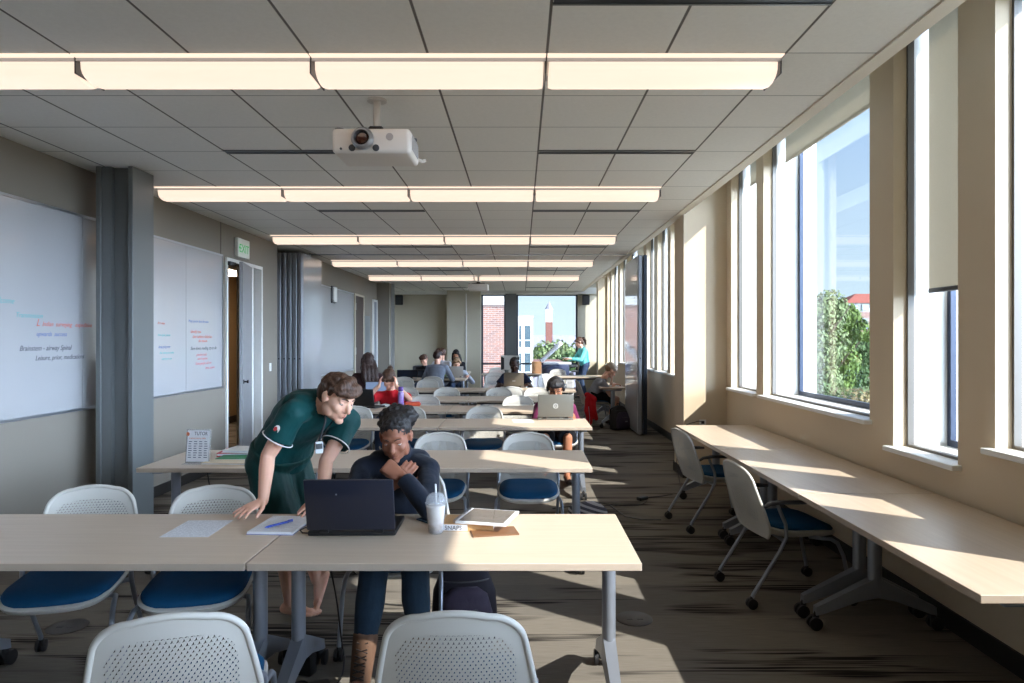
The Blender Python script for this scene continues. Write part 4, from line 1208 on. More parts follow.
# headphone man in purple
J = seated(.17, 1.055, .20, (0.05, 1, -.42), wr={-1: (-.17, .47, .775), 1: (.17, .47, .775)}, P=(0, -.06, .53), pole={-1: (-.3, -.5, -1), 1: (.3, -.5, -1)})
p, i = person('man in a purple tee wearing black headphones behind the grey laptop', (.40, 8.07, 0), PI, J, dict(skin=SKIN_B, hair='short', hairmat=H_GREY, top=C_PURP, bottom=C_BLK, sleeve='short', sl=.9, legs='shorts', shl=1.0, look=(0, -.5), open=.4), .008)
headphones(p, i)
m = MB()
for q in (-1, 1): m.tube([i['C'] + i['R'] @ V((q * .012, .108, .004)), i['C'] + i['R'] @ V((q * .05, .10, .006)), i['C'] + i['R'] @ V((q * .08, .03, .004))], .004, 6)
for q in (-1, 1): m.lathe([(.020, -.002), (.024, 0), (.020, .002), (.020, -.002)], caps=False, c=i['C'] + i['R'] @ V((q * .032, .107, -.002)), seg=14, mat=i['R'].to_4x4() @ Matrix.Rotation(PI/2, 4, 'X'))
m.obj('glasses', M_BLACK, p)
# man in navy
J = seated(.15, 1.14, .14, (0, 1, -.45), wr={-1: (-.25, .40, .775), 1: (.25, .40, .775)})
person('man in a navy tee behind an open brown laptop, before the brick facing window', (-.13, 13.18, 0), PI, J, dict(skin=SKIN_DD, hair='crop', hairmat=H_BLACK, top=C_NAVYT, bottom=C_DJ, sleeve='short', legs='long', lips=M_LIPD, k=1.08), .009)
# the group in the far room
J = seated(.20, 1.24, .16, (.35, 1, -.25), wr={-1: (-.20, .38, .775), 1: (.24, .40, .775)})
person('man in a grey sweater seen from behind at the group table', (-1.82, 14.6, 0), math.radians(-8), J, dict(skin=SKIN_P, hair='short', hairmat=H_DBROWN, top=C_GREYS, bottom=C_DJ, sleeve='long', legs='long', face=False, k=1.1), .011)
J = seated(.20, 1.12, .20, (.25, 1, -.55))
person('boy with light brown hair in a dark shirt looking down', (-2.33, 16.8, 0), PI - .15, J, dict(skin=SKIN_P, hair='short', hairmat=H_BROWN, top=C_DARK, bottom=C_DJ, sleeve='short', legs='long'), .011)
J = seated(.14, 1.28, .10, (1, .35, -.25))
person('young man in a white tee seen in profile behind the grey sweater', (-1.86, 16.25, 0), PI - .35, J, dict(skin=SKIN_P, hair='short', hairmat=H_BROWN, top=C_WHITE, bottom=C_DJ, sleeve='short', legs='long'), .011)
J = seated(.20, 1.06, .20, (-.1, 1, -.45), wr={-1: (-.26, .34, .775), 1: (.12, .40, .775)})
p, i = person('girl in a pale grey hoodie with headphones behind the silver laptop', (-1.52, 16.05, 0), PI + .12, J, dict(skin=SKIN_P, hair='tail', hairmat=H_SANDY, top=C_HOOD, bottom=C_DJ, sleeve='long', legs='long'), .011)
headphones(p, i)
J = seated(.14, 1.20, .12, (-.1, 1, -.35))
person('woman with black hair in a black top behind the girl with headphones', (-1.70, 18.2, 0), PI - .2, J, dict(skin=SKIN_B, hair='long', hairmat=H_BLACK, top=C_DARK, bottom=C_DJ, sleeve='long', legs='long'), .011)
# the writing man in a pale cap, facing the window
J = seated(.19, 1.03, .28, (0, 1, -.85), wr={-1: (-.06, .30, .80), 1: (.20, .30, .775)}, el={-1: (-.20, .20, .785), 1: (.25, .13, .785)}, hand_={-1: ((.1, .1, .9), (0, -.6, .1), .8), 1: ((-.2, 1, 0), (0, -.2, -1), .5)},
           an={-1: (-.12, .27, .085), 1: (.10, .29, .085)})
p, i = person('man in a grey tee and pale cap writing at the small window table', (1.42, 12.88, 0), -PI/2 + .05, J, dict(skin=SKIN_P, hair='crop', hairmat=H_SANDY, top=C_GTEE, bottom=C_BLK, sleeve='short', legs='shorts', k=1.05), .009)
C, R = i['C'], i['R']; m = MB()
m.ell(C + R @ V((0, -.022, .062)), (.100, .116, .086), R); m.loft([[C + R @ V((.07 * math.cos(a), .07 + .07 * math.sin(a), .05 + z)) for a in [2*PI*k/16 for k in range(16)]] for z in (0, .006)])
link('cap', bake(m, .009, 1), cloth('pale_patterned_cap', (206, 192, 174), .9, .3), p)
# the copying woman, standing
OC = V((1.74, 18.7, 0))
J = dict(P=V((0, 0, .90)), N=V((0, .07, 1.36)), H=V((0, .16, 1.53)), hf=(0, 1, -.5), hx=V((1, 0, 0)), sx=V((1, 0, 0)), wr={-1: (-.13, .42, 1.08), 1: (.13, .44, 1.08)}, epole={-1: (-.6, -.7, -.8), 1: (.6, -.7, -.8)},
         hand={-1: ((.1, 1, .05), (0, .1, -1), .4), 1: ((-.1, 1, .05), (0, .1, -1), .4)}, an={-1: (-.09, 0, .085), 1: (.09, .04, .085)}, toe={-1: (0, 1, 0), 1: (0, 1, 0)}, kpole={-1: (0, 1, 0), 1: (0, 1, 0)})
p, i = person('woman in an aqua cardigan standing at the open copier', OC, PI/2 + .25, J, dict(skin=SKIN_P, hair='tail', hairmat=H_BROWN, top=C_TEAL, bottom=C_DJ, sleeve='long', legs='long'), .011)
# ------------------------------------------------------------------ things on the tables
TZ = .737
M_PAPER = simple('paper_white', (226, 228, 232), .7, var=.02)
M_INKG = simple('print_grey', (132, 136, 146), .7)
M_NAVYL = simple('laptop_blue_black', (26, 30, 44), .32, coat=.15, var=.04); M_GREYL = simple('laptop_grey', (112, 112, 106), .4, .2); M_SILVER = simple('laptop_silver', (176, 172, 164), .35, .5); M_BROWNL = simple('laptop_brown', (98, 92, 82), .4, .2)
M_SCR = simple('screen_off', (30, 36, 48), .15)

def laptop(label, loc, rz, w, d, lid, mat, mark=None, screen=None, open_deg=100, thick=.022):
    """Local: sitter at -Y looks along +Y; lid stands at the +Y side and shows its back to +Y."""
    t = thing('laptop', label, 'laptop', loc, rz)
    m = MB(); m.box(-w/2, w/2, -d, 0, .003, .003 + thick, .006, None, 2); b = m.obj('base', M_BLACK if mat is M_NAVYL else mat, t)
    m = MB()
    nx, ny = 14, 5
    for i in range(nx):
        for j in range(ny):
            x = -w*.44 + i * w*.88/nx; y = -d*.55 + j * d*.42/ny
            m.box(x, x + w*.88/nx - .003, y, y + d*.42/ny - .003, .003 + thick, .006 + thick)
    m.obj('keyboard', M_BLACK, b, 0)
    m = MB(); m.box(-.05, .05, -d*.92, -d*.64, .003 + thick, .0045 + thick, .001); m.obj('touchpad', M_GREYPL, b, 0)
    a = math.radians(open_deg - 90); R = Matrix.Rotation(-a, 4, 'X')
    M = Matrix.Translation((0, .0, .012 + thick)) @ R
    m = MB(); m.box(-w/2, w/2, -.003, .012, 0, lid, .006, M, 2); l = m.obj('lid', mat, t)
    sm = emis('screen_glow', screen, .6) if screen else M_SCR
    m = MB(); m.box(-w/2 + .015, w/2 - .015, -.0045, -.0032, .02, lid - .015, 0, M); m.obj('screen', sm, l, 0)
    m = MB(); m.tube([(-w*.36, 0, .004 + thick), (-w*.26, 0, .004 + thick)], .009, 8); m.tube([(w*.26, 0, .004 + thick), (w*.36, 0, .004 + thick)], .009, 8); m.obj('hinge', M_BLACK, t)
    if mark == 'ring':
        m = MB(); C = M @ V((0, .0125, lid * .5)); n = (R @ V((0, 1, 0)).to_4d()).to_3d(); u = (R @ V((0, 0, 1)).to_4d()).to_3d(); x = V((-1, 0, 0))
        m.tube([C + (x * math.cos(q) + u * math.sin(q)) * .024 for q in [2*PI*k/24 for k in range(25)]], .0026, 6)
        m.obj('round_badge', M_WHITEP, l)
        text('badge_letters', 'DELL', .017, M_WHITEP, l, frame_mat(C - u * .006, x, u), align='CENTER')
    elif mark == 'dot':
        m = MB(); C = M @ V((.055, .0125, lid * .72)); m.ell(C, (.004, .0012, .004)); m.obj('lid_mark', M_ALU, l)
    elif mark == 'bar':
        m = MB(); m.box(-.028, .028, .011, .0135, lid*.36, lid*.36 + .012, .002, M); m.obj('lid_mark', M_ALU, l, 0)
    return t
# the near laptop faces the woman: its lid back looks at the camera, so turn it half round
laptop('black blue laptop with its lid back to the camera on the nearest table', (-.757, 3.05, TZ), PI + .02, .392, .27, .243, M_NAVYL, 'dot', None, 104)
laptop('grey laptop with a round badge, before the headphone man', (.376, 7.44, TZ), PI, .385, .25, .255, M_GREYL, 'ring', None, 102)
laptop('small black laptop open at the left of the woman in red', (-2.0, 8.70, TZ), PI - .4, .33, .23, .22, M_BLACK, None, None, 100)
laptop('dark laptop with a lit bluish screen behind the woman in red', (-2.12, 10.05, TZ), .12, .36, .24, .235, M_BLACK, None, (120, 140, 172), 108)
laptop('brown grey laptop in front of the man in navy', (-.13, 12.36, TZ), PI, .36, .25, .25, M_BROWNL, 'bar', None, 102)
laptop('silver laptop in front of the girl with headphones', (-1.48, 15.50, TZ), PI + .1, .34, .24, .235, M_SILVER, None, None, 102)
laptop('black laptop with a green lit screen beside the grey sweater', (-1.74, 15.42, TZ), .12, .33, .24, .22, M_BLACK, None, (118, 146, 92), 102)

def monitor(label, loc, rz, w, h, screen):
    t = thing('monitor', label, 'monitor', loc, rz)
    m = MB(); m.box(-w/2, w/2, -.02, .03, .08, .08 + h, .008); c = m.obj('case', M_BLACK, t)
    m = MB(); m.box(-w/2 + .02, w/2 - .02, -.0225, -.020, .10, .06 + h); m.obj('screen', screen, c, 0)
    m = MB(); m.box(-.03, .03, .0, .03, .012, .12); m.obj('stand', M_BLACK, t, 0)
    m = MB(); m.box(-.12, .12, -.08, .1, 0, .014, .004); m.obj('stand_base', M_BLACK, t, 0)
    t.scale = (1, 1, .5)
    return t
monitor('wide black monitor at the left of the group table', (-2.42, 15.05, TZ), .1, .62, .33, M_SCR)
monitor('black monitor next to the wide one, nearer the grey sweater', (-2.08, 14.98, TZ), -.12, .40, .33, M_SCR)
t = thing('printer', 'low grey printer on the back table behind the dark monitors', 'printer', (-2.55, 18.25, TZ)); t.scale = (1, 1, .7)
m = MB(); m.box(-.32, .32, -.2, .2, 0, .24, .03, None, 2); m.obj('case', M_GREYPL, t)
m = MB(); m.box(-.27, .27, -.15, .12, .24, .262, .01); m.obj('scanner_lid', M_PART, t)
m = MB(); m.box(-.2, .2, -.32, -.19, .05, .07, .005); m.obj('paper_tray', M_PART, t)
t = thing('desktop_computer', 'silver all in one computer with dark sides before the window pier', 'computer', (-.28, 17.5, TZ), .0)
m = MB(); m.box(-.24, .24, -.02, .04, .09, .46, .012); c = m.obj('case', M_SILVER, t)
for s in (-1, 1):
    m = MB(); m.prism([(s*.15, .12), (s*.232, .09), (s*.232, .43), (s*.15, .40)], -.012, .012, Matrix(((1,0,0,0),(0,0,1,-.022),(0,1,0,0),(0,0,0,1)))); m.obj('side_panel', M_BLACK, c, 0)
m = MB(); m.box(-.04, .04, .0, .03, .01, .14); m.box(-.13, .13, -.1, .1, 0, .014, .004); m.obj('stand', M_SILVER, t, 0)

# iced coffee
t = thing('iced_coffee_cup', 'clear plastic cup of iced coffee with dome lid and straw', 'cup', (-.388, 3.11, TZ)); t.scale = (1.08, 1.08, 1.06)
m = MB(); m.lathe([(.029, 0), (.031, .003), (.043, .125), (.0435, .128), (.0405, .125), (.0285, .004)], seg=28); m.obj('cup_wall', M_CLEAR, t)
m = MB(); m.lathe([(.0275, .005), (.0395, .116), (.030, .122), (.001, .120)], seg=24)
mm, _b, _n = newmat('milky_coffee', (196, 182, 168), .4)
_z = _n.sep(_n.obj())[2]; _k = _n.m('ADD', _z, _n.m('MULTIPLY', _n.noise(_n.obj(), 40, 2), .05))
_n.put(_b.inputs['Base Color'], _n.mix(_n.ramp(_k, .04, .07), lin(120, 92, 80), _n.mix(_n.ramp(_k, .05, .12), lin(206, 188, 172), lin(236, 228, 220))))
m.obj('coffee', mm, t)
m = MB(); m.lathe([(.0455, .126), (.0455, .132), (.043, .134), (.040, .150), (.030, .166), (.014, .174), (.010, .174), (.012, .172), (.029, .163), (.038, .149), (.041, .133)], seg=28); m.obj('dome_lid', M_CLEAR, t)
m = MB(); m.tube([(.006, .0, .02), (-.001, -.002, .21)], .0038, 10); m.obj('straw', M_PAPER, t)

# the stack of book, binder and papers
t = thing('book', 'thick paperback lying under the clear binder, its spine lettered', 'book', (-.262, 3.20, TZ), -.06)
m = MB(); m.box(-.10, .14, -.065, .095, 0, .004); m.box(-.10, .14, -.065, .095, .030, .034); m.box(-.10, .14, -.068, -.064, 0, .034); m.obj('cover', simple('cover_tan', (196, 154, 104), .5), t, 0)
m = MB(); m.box(-.098, .138, -.062, .092, .004, .030); m.obj('pages', M_PAPER, t, 0)
m = MB(); m.box(-.099, .02, -.0695, -.068, .003, .031); sp = m.obj('spine_label', M_PAPER, t, 0)
text('spine_lettering', 'SNAPS', .028, simple('letter_grey', (70, 72, 78), .6), sp, frame_mat((-.085, -.0698, .007), (1, 0, 0), (0, 0, 1)))
t = thing('folder', 'brown folder poking out beneath the clear binder', 'folder', (-.19, 3.17, TZ), .2)
m = MB(); m.box(-.05, .16, -.13, .0, .0005, .006, .001); m.obj('folder_cover', simple('folder_brown', (120, 84, 56), .5), t, 0)
t = thing('binder', 'clear fronted binder of papers lying on the paperback', 'binder', (-.165, 3.215, TZ + .035), -.25)
m = MB(); m.box(-.115, .125, -.11, .14, 0, .012, .002); m.obj('papers', M_PAPER, t, 0)
m = MB(); m.box(-.10, .112, -.098, .128, .012, .0135, .0); m.obj('cover', simple('binder_grey_cover', (132, 124, 116), .12, coat=1, var=.35, sc=9), t, 0)
m = MB()
for k in range(16): m.tube([V((-.118, -.1 + k*.015, .008)) + V((.008*math.cos(a), 0, .009*math.sin(a))) for a in [2*PI*j/8 for j in range(9)]], .0012, 5)
m.obj('spiral', M_ALU, t)
t = thing('phone', 'dark phone lying by the elbow of the seated woman', 'phone', (-.44, 3.30, TZ), .75)
m = MB(); m.box(-.035, .035, -.068, .068, .001, .010, .004, None, 2); m.obj('case', simple('phone_teal', (30, 62, 84), .3), t)
m = MB(); m.box(-.031, .031, -.06, .06, .010, .0106); m.obj('screen', M_SCR, t, 0)

# notebook with pen, loose sheet
t = thing('notebook', 'white lined notebook under the pen on the nearest table', 'notebook', (-1.125, 3.22, TZ), -.06)
m = MB(); m.prism([(-.105, -.143), (.105, -.143), (.105, .143), (-.105, .143)], .0, .012); m.obj('pages', M_PAPER, t, 0)
m = MB(); m.prism([(-.107, -.145), (.107, -.145), (.107, .145), (-.107, .145)], -.0005, .0025); m.obj('back_cover', simple('cover_blue', (96, 110, 170), .5), t, 0)
m = MB()
for k in range(13):
    y = -.12 + k * .019; x0 = -.085; x1 = .085 - (k * 7 % 5) * .01; m.box(x0, x1, y, y + .0012, .012, .0123)
m.obj('ruled_lines', M_INKG, t, 0)
t = thing('pen', 'blue ballpoint pen lying on the notebook', 'pen', (-1.135, 3.19, TZ + .018), .95)
m = MB(); m.tube([(-.07, 0, 0), (-.055, 0, 0), (.05, 0, 0), (.052, 0, 0)], [.0015, .0052, .0052, .0045], 10); m.obj('barrel', simple('pen_blue', (38, 72, 170), .4), t)
m = MB(); m.tube([(.05, 0, 0), (.078, 0, 0)], .0055, 10); m.box(.052, .082, -.0015, .0015, .005, .0075); m.obj('cap', simple('pen_cap_blue', (30, 56, 150), .4), t)
M_PRINT, _b, _n = newmat('printed_sheet', (224, 226, 230), .7)
_q = _n.sep(_n.obj()); _ln = _n.m('LESS_THAN', _n.m('PINGPONG', _q[1], .006), .0022)
_wd = _n.m('GREATER_THAN', _n.noise(_n.scale(_n.obj(), (90, 80, 1)), 1, 1), .47)
_n.put(_b.inputs['Base Color'], _n.mix(_n.m('MULTIPLY', _n.m('MULTIPLY', _ln, _wd), .45), lin(224, 226, 230), lin(130, 134, 142)))
def sheet(label, x, y, rz, poly=None, z=TZ, mat=None):
    m = MB(); w, h = .108, .14
    m.prism(poly or [(-w, -h), (w, -h), (w, h), (-w, h)], .0005, .0016)
    o = m.obj('paper_sheet', mat or M_PRINT, None, 0); o.location = (x, y, z); o.rotation_euler = (0, 0, rz)
    return tag(o, label, 'paper')
sheet('loose printed sheet on the left nearest table', -1.505, 3.18, .02)
sheet('white sheet on the second table behind the standing man', -.92, 5.12, .3, None, TZ, M_PAPER)
sheet('white sheet on the third table left of the grey laptop', .02, 7.35, .1, None, TZ, M_PAPER)
m = MB(); pts = [V((-.945, 3.145, TZ + .012)), V((-.985, 3.115, TZ + .022)), V((-1.0, 3.09, TZ + .018)), V((-.985, 3.075, TZ + .010)), V((-.95, 3.085, TZ + .005)), V((-.93, 3.1, TZ + .004))]
tag(m.tube(pts, .0032, 8).obj('laptop_cable', M_BLACK), 'black cable curling from the laptop edge over the notebook', 'cable')

# the tutor sign and the clutter on the second table
t = thing('tutor_sign', 'TUTOR notice in a clear stand on the second row table', 'sign', (-2.295, 4.84, TZ), -.05); t.scale = (.72, .9, .88)
m = MB(); m.box(-.125, .125, -.003, .003, .0, .275, .0, Matrix.Rotation(-.12, 4, 'X')); m.box(-.125, .125, -.05, .06, 0, .004); m.obj('clear_stand', M_CLEAR, t, 0)
RX = Matrix.Rotation(-.12, 4, 'X')
m = MB(); m.box(-.115, .115, -.0045, -.0035, .012, .268, 0, RX); pp = m.obj('notice_paper', M_PAPER, t, 0)
m = MB()
for x0, x1, z0, z1 in ((-.115, .115, .012, .0145), (-.115, .115, .2655, .268), (-.115, -.1125, .012, .268), (.1125, .115, .012, .268)): m.box(x0, x1, -.0048, -.0044, z0, z1, 0, RX)
m.obj('notice_border', M_NAVYL, pp, 0)
def onface(x, z): return frame_mat(RX @ V((x, -.0048, z)), (1, 0, 0), (RX @ V((0, 0, 1)).to_4d()).to_3d())
text('title', 'TUTOR', .040, M_NAVYL, pp, onface(-.045, .226)); text('subtitle', 'SCHEDULE FOR FALL WEEK', .0145, simple('notice_orange', (214, 120, 70), .6), pp, onface(-.098, .196), space=.95)
m = MB()
for c in range(4):
    for r in range(8): z = .172 - r * .018; x = -.098 + c * .053; m.box(x, x + .036 - (r * 3 + c) % 4 * .003, -.0048, -.0044, z, z + .006, 0, RX)
m.obj('listing_lines', simple('print_dark', (84, 92, 112), .7), pp, 0)
m = MB(); m.lathe([(.016, -.0005), (.016, .0005)], (-.09, -.0046, .238), 12, Matrix.Rotation(PI/2, 4, 'X')); m.obj('emblem', simple('emblem_orange', (200, 110, 70), .6), pp, 0)
for (x, y, z, rz, lab, c, w, d, h) in ((-2.13, 5.24, TZ, .1, 'red folder on the second table by the tutor sign', (190, 52, 58), .32, .24, .03), (-2.08, 5.2, TZ + .031, -.12, 'stack of white papers on the red folder', (214, 212, 206), .30, .22, .02), (-2.04, 5.01, TZ, .05, 'green folder on the second table', (44, 130, 84), .34, .16, .02), (-2.06, 4.84, TZ, -.05, 'cream envelope at the front of the second table', (212, 196, 168), .36, .14, .016)):
    t = thing('folder' if 'folder' in lab else ('envelope' if 'env' in lab else 'paper_stack'), lab, 'folder' if 'folder' in lab else ('envelope' if 'env' in lab else 'papers'), (x, y, z), rz)
    m = MB(); m.box(-w/2, w/2, -d/2, d/2, 0, h*.25, .001); m.box(-w/2, w/2, -d/2, d/2, h*.8, h, .001); m.obj('cover', simple('cover_%d' % c[0], c, .55), t, 0)
    m = MB(); m.box(-w/2 + .006, w/2 - .006, -d/2 + .006, d/2 - .006, h*.25, h*.8); m.obj('pages', M_PAPER, t, 0)
t = thing('shoulder_bag', 'black bag standing on the second table behind the man in green', 'bag', (-1.84, 5.32, TZ))
m = MB(); m.loft([superell(.10, .05, .7, 24, (0, 0), z) for z in (0, .02)] + [superell(.10 - k*.006, .05 - k*.008, .7, 24, (0, 0), .06 + k*.05) for k in range(4)]); m.obj('bag_body', cloth('bag_black', (26, 26, 30)), t, 50)
m = MB(); m.tube([(.06*math.cos(a), 0, .2 + .06*math.sin(a)) for a in [PI*k/10 for k in range(11)]], .006, 8); m.obj('handle', M_BLACK, t)
t = thing('marker', 'red marker pen on the second table behind the standing man', 'pen', (-1.03, 5.28, TZ + .010), .3)
m = MB(); m.tube([(-.07, 0, 0), (.04, 0, 0)], .009, 10); m.obj('barrel', simple('marker_red_body', (196, 40, 48), .4), t)
m = MB(); m.tube([(.04, 0, 0), (.075, 0, 0)], .0098, 10); m.obj('cap', simple('marker_cap', (170, 30, 40), .4), t)

# purple bottle, open book, pencil case on the fourth table
t = thing('water_bottle', 'purple water bottle on the fourth row table', 'bottle', (-1.56, 8.86, TZ))
m = MB(); m.lathe([(.036, 0), (.038, .01), (.038, .17), (.034, .19), (.028, .2)], seg=22); m.obj('bottle_body', simple('bottle_purple', (140, 112, 176), .25, coat=.5, var=.2, sc=30), t)
m = MB(); m.lathe([(.031, .205), (.033, .21), (.033, .255), (.028, .265), (.001, .266)], seg=20); m.obj('bottle_cap', simple('cap_purple', (86, 52, 128), .4), t)
m = MB(); m.lathe([(.029, .195), (.030, .207)], seg=20); m.obj('neck_ring', M_WHITEP, t)
t = thing('pencil_case', 'orange and pink pencil case beside the purple bottle', 'pencil case', (-1.42, 8.95, TZ), .1)
m = MB(); m.loft([[V((x, .035 * w_ * math.cos(a), .03 + .03 * w_ * math.sin(a))) for a in [2*PI*k/16 for k in range(16)]] for x, w_ in ((-.105, .5), (-.09, .9), (0, 1.0), (.09, .85), (.105, .4))]); m.obj('pouch', simple('pouch_orange', (214, 92, 60), .6, var=.35, sc=25), t)
m = MB(); m.box(-.09, .09, -.004, .004, .056, .063, .002); m.obj('zip', simple('zip_pink', (196, 90, 130), .5), t, 0)
t = thing('open_book', 'open book lying before the woman in red', 'book', (-1.86, 8.95, TZ), 0)
for s in (-1, 1):
    m = MB(); m.loft([[V((s * x, y, .004 + .022 * math.sin(PI * min(1, x / .16 + .12)) )) for y in (-.11, .11)] + [V((s * x, y, .002)) for y in (.11, -.11)] for x in (.001, .03, .06, .1, .15)]); m.obj('page_block', M_PAPER, t)
m = MB(); m.box(-.155, .155, -.114, .114, 0, .002); m.obj('cover', M_BLACK, t, 0)
t = thing('phone', 'black phone lying at the open book of the woman in red', 'phone', (-1.66, 8.87, TZ), -.5)
m = MB(); m.box(-.035, .035, -.068, .068, .001, .011, .004); m.obj('case', M_BLACK, t)
m = MB(); m.box(-.031, .031, -.06, .06, .011, .0116); m.obj('screen', M_SCR, t, 0)
t = thing('notebook', 'small open notebook under the hand of the writing man', 'notebook', (1.76, 12.95, TZ), .2)
m = MB(); m.box(-.11, .11, -.15, .15, 0, .008); m.obj('pages', M_PAPER, t, 0)
m = MB(); m.box(-.115, .115, -.155, .155, -.0005, .002); m.obj('cover', M_BLACK, t, 0)

# ------------------------------------------------------------------ on the floor
M_BAGP = cloth('backpack_pocket', (62, 56, 72), .65, .2, .1, .5)
M_BAG = cloth('backpack_black', (40, 38, 46), .7, .2, .1, .3)
def backpack(label, loc, rz, s=1.0, mat=None):
    t = thing('backpack', label, 'backpack', loc, rz); mat = mat or M_BAG
    m = MB(); m.loft([superell(w*s, d*s, .6, 28, (0, o*s), z*s) for z, w, d, o in ((0, .14, .08, 0), (.02, .165, .10, 0), (.12, .17, .11, -.01), (.28, .16, .095, 0), (.38, .12, .07, .01), (.42, .07, .04, .015), (.43, .02, .015, .02))]); m.obj('main_pocket', mat, t, 60)
    m = MB(); m.loft([superell(w*s, d*s, .6, 24, (0, -.09*s), z*s) for z, w, d in ((.02, .11, .05), (.06, .138, .078), (.20, .135, .078), (.29, .11, .055), (.325, .06, .03))]); m.obj('front_pocket', M_BAGP, t, 60)
    for k, (w, z) in enumerate(((.135, .225), (.125, .345))):
        m = MB(); m.tube([(w*s*math.cos(a), (-.02 - (.148 if k == 0 else .08)*math.sin(a))*s, (z + .01*math.sin(a))*s) for a in [PI*j/14 for j in range(15)]], .004*s, 6); m.obj('zip', M_GREYPL, t)
    m = MB(); m.tube([(-.03*s, .03*s, .41*s), (-.03*s, .03*s, .46*s), (.03*s, .03*s, .46*s), (.03*s, .03*s, .41*s)], .008*s, 8); m.obj('grab_loop', mat, t)
    for q in (-1, 1):
        m = MB(); m.tube([(q*.07*s, .06*s, .40*s), (q*.09*s, .13*s, .36*s), (q*.10*s, .15*s, .2*s), (q*.12*s, .1*s, .03*s)], [.02*s, .024*s, .02*s, .008*s], 8, flat=.3); m.obj('strap', mat, t)
    m = MB(); m.cbox((.03*s, -.169*s, .16*s), (.05*s, .004, .02*s), .001); m.obj('label_tab', M_INKG, t, 0)
    return t
backpack('dark backpack standing on the floor beneath the nearest table', (-.30, 3.62, 0), .15, 1.03)
backpack('black backpack on the floor by the white partition face', (1.76, 12.22, 0), .5, 1.0, simple('backpack_dull', (34, 34, 36), .8))
t = thing('shoulder_bag', 'striped grey bag lying on the floor right of the third table', 'bag', (.60, 6.15, 0), .2)
m = MB(); m.loft([superell(w, d, .75, 24, (0, 0), z) for z, w, d in ((0, .13, .11), (.03, .18, .15), (.09, .17, .14), (.14, .11, .08), (.155, .04, .03))])
mm, _b, _n = newmat('striped_canvas', (150, 150, 158), .8); _q = _n.sep(_n.obj())
_n.put(_b.inputs['Base Color'], _n.mix(_n.m('LESS_THAN', _n.m('PINGPONG', _n.m('ADD', _q[2], _n.m('MULTIPLY', _q[0], .3)), .02), .009), lin(70, 72, 84), lin(176, 176, 182))); m.obj('bag_body', mm, t, 60)
m = MB(); m.tube([(.1, .02, .1), (.2, -.02, .12), (.32, -.1, .03), (.45, -.16, .012), (.62, -.2, .012)], .012, 8, flat=.5); m.obj('strap', M_BLACK, t)
for (x, y, lab) in ((.655, 3.95, 'round floor box by the right end of the nearest table'), (-2.55, 3.84, 'round floor box under the left nearest table')):
    t = thing('floor_box', lab, 'floor box', (x, y, 0))
    m = MB(); m.lathe([(.105, 0), (.105, .004), (.098, .008), (.001, .0085)], seg=36); m.obj('cover', simple('floor_box_grey', (72, 68, 66), .5, .3), t)
    for q in (-1, 1): m = MB(); m.box(q*.03 - .018, q*.03 + .018, -.03, -.012, .0085, .0105, .001); m.obj('lid_tab', M_BLACK, t, 0)
t = thing('power_brick', 'black laptop power brick on the floor beside the boots', 'power adapter', (-.955, 3.12, 0), .5)
m = MB(); m.box(-.08, .08, -.035, .035, .002, .04, .008, None, 2); m.obj('case', M_BLACK, t)
m = MB(); m.box(-.05, .03, -.0355, -.034, .01, .028); m.obj('rating_label', M_INKG, t, 0)
t = thing('power_brick', 'black upright power adapter next to the table foot', 'power adapter', (-1.04, 3.30, 0), -.3)
m = MB(); m.box(-.045, .045, -.03, .03, .002, .10, .01, None, 2); m.obj('case', M_BLACK, t)
m = MB(); m.tube([(0, 0, .095), (0, 0, .125)], .010, 8); m.obj('plug_neck', M_BLACK, t)
def cable(label, pts, r=.0042):
    P = [V(p) for p in pts]; out = []
    for i in range(len(P) - 1):
        a, b, c, d = P[max(0, i-1)], P[i], P[i+1], P[min(len(P)-1, i+2)]
        for k in range(6):
            t = k / 6; out.append(.5 * ((2*b) + (c - a) * t + (2*a - 5*b + 4*c - d) * t*t + (3*b - a - 3*c + d) * t**3))
    out.append(P[-1]); return tag(MB().tube(out, r, 7).obj('power_cable', M_BLACK), label, 'cable')
cable('black cable looping between the power bricks and the table edge', [(-1.0, 3.40, .70), (-.93, 3.42, .35), (-.90, 3.44, .06), (-.88, 3.40, .03), (-.86, 3.20, .008), (-.98, 3.0, .008), (-1.08, 2.98, .006), (-1.10, 3.12, .01), (-1.02, 3.22, .006), (-.9, 3.06, .006), (-.7, 2.95, .006)])
cable('black power cable hanging from the pilaster outlet down to the floor', [(2.10, 7.95, .66), (2.02, 7.9, .66), (1.86, 7.86, .58), (1.78, 7.8, .22), (1.70, 7.3, .012), (1.50, 7.05, .006), (1.25, 6.95, .006)])
cable('black cord lying along the carpet behind the striped bag', [(1.25, 6.80, .006), (1.15, 6.65, .006), (.95, 6.62, .006), (.7, 6.75, .006), (.50, 6.6, .006), (.3, 6.5, .006)])
cable('black cable hanging under the left end of the second table', [(-2.40, 5.2, .70), (-2.37, 5.22, .45), (-2.28, 5.25, .2), (-2.2, 5.3, .006), (-1.9, 5.35, .006)])
t = thing('power_brick', 'black plug block on the carpet in the aisle', 'power adapter', (1.22, 6.87, 0), .7)
m = MB(); m.box(-.06, .06, -.03, .03, .002, .035, .006); m.obj('case', M_BLACK, t)
m = MB(); m.tube([(.06, 0, .018), (.085, 0, .012)], .008, 8); m.obj('plug_neck', M_BLACK, t)
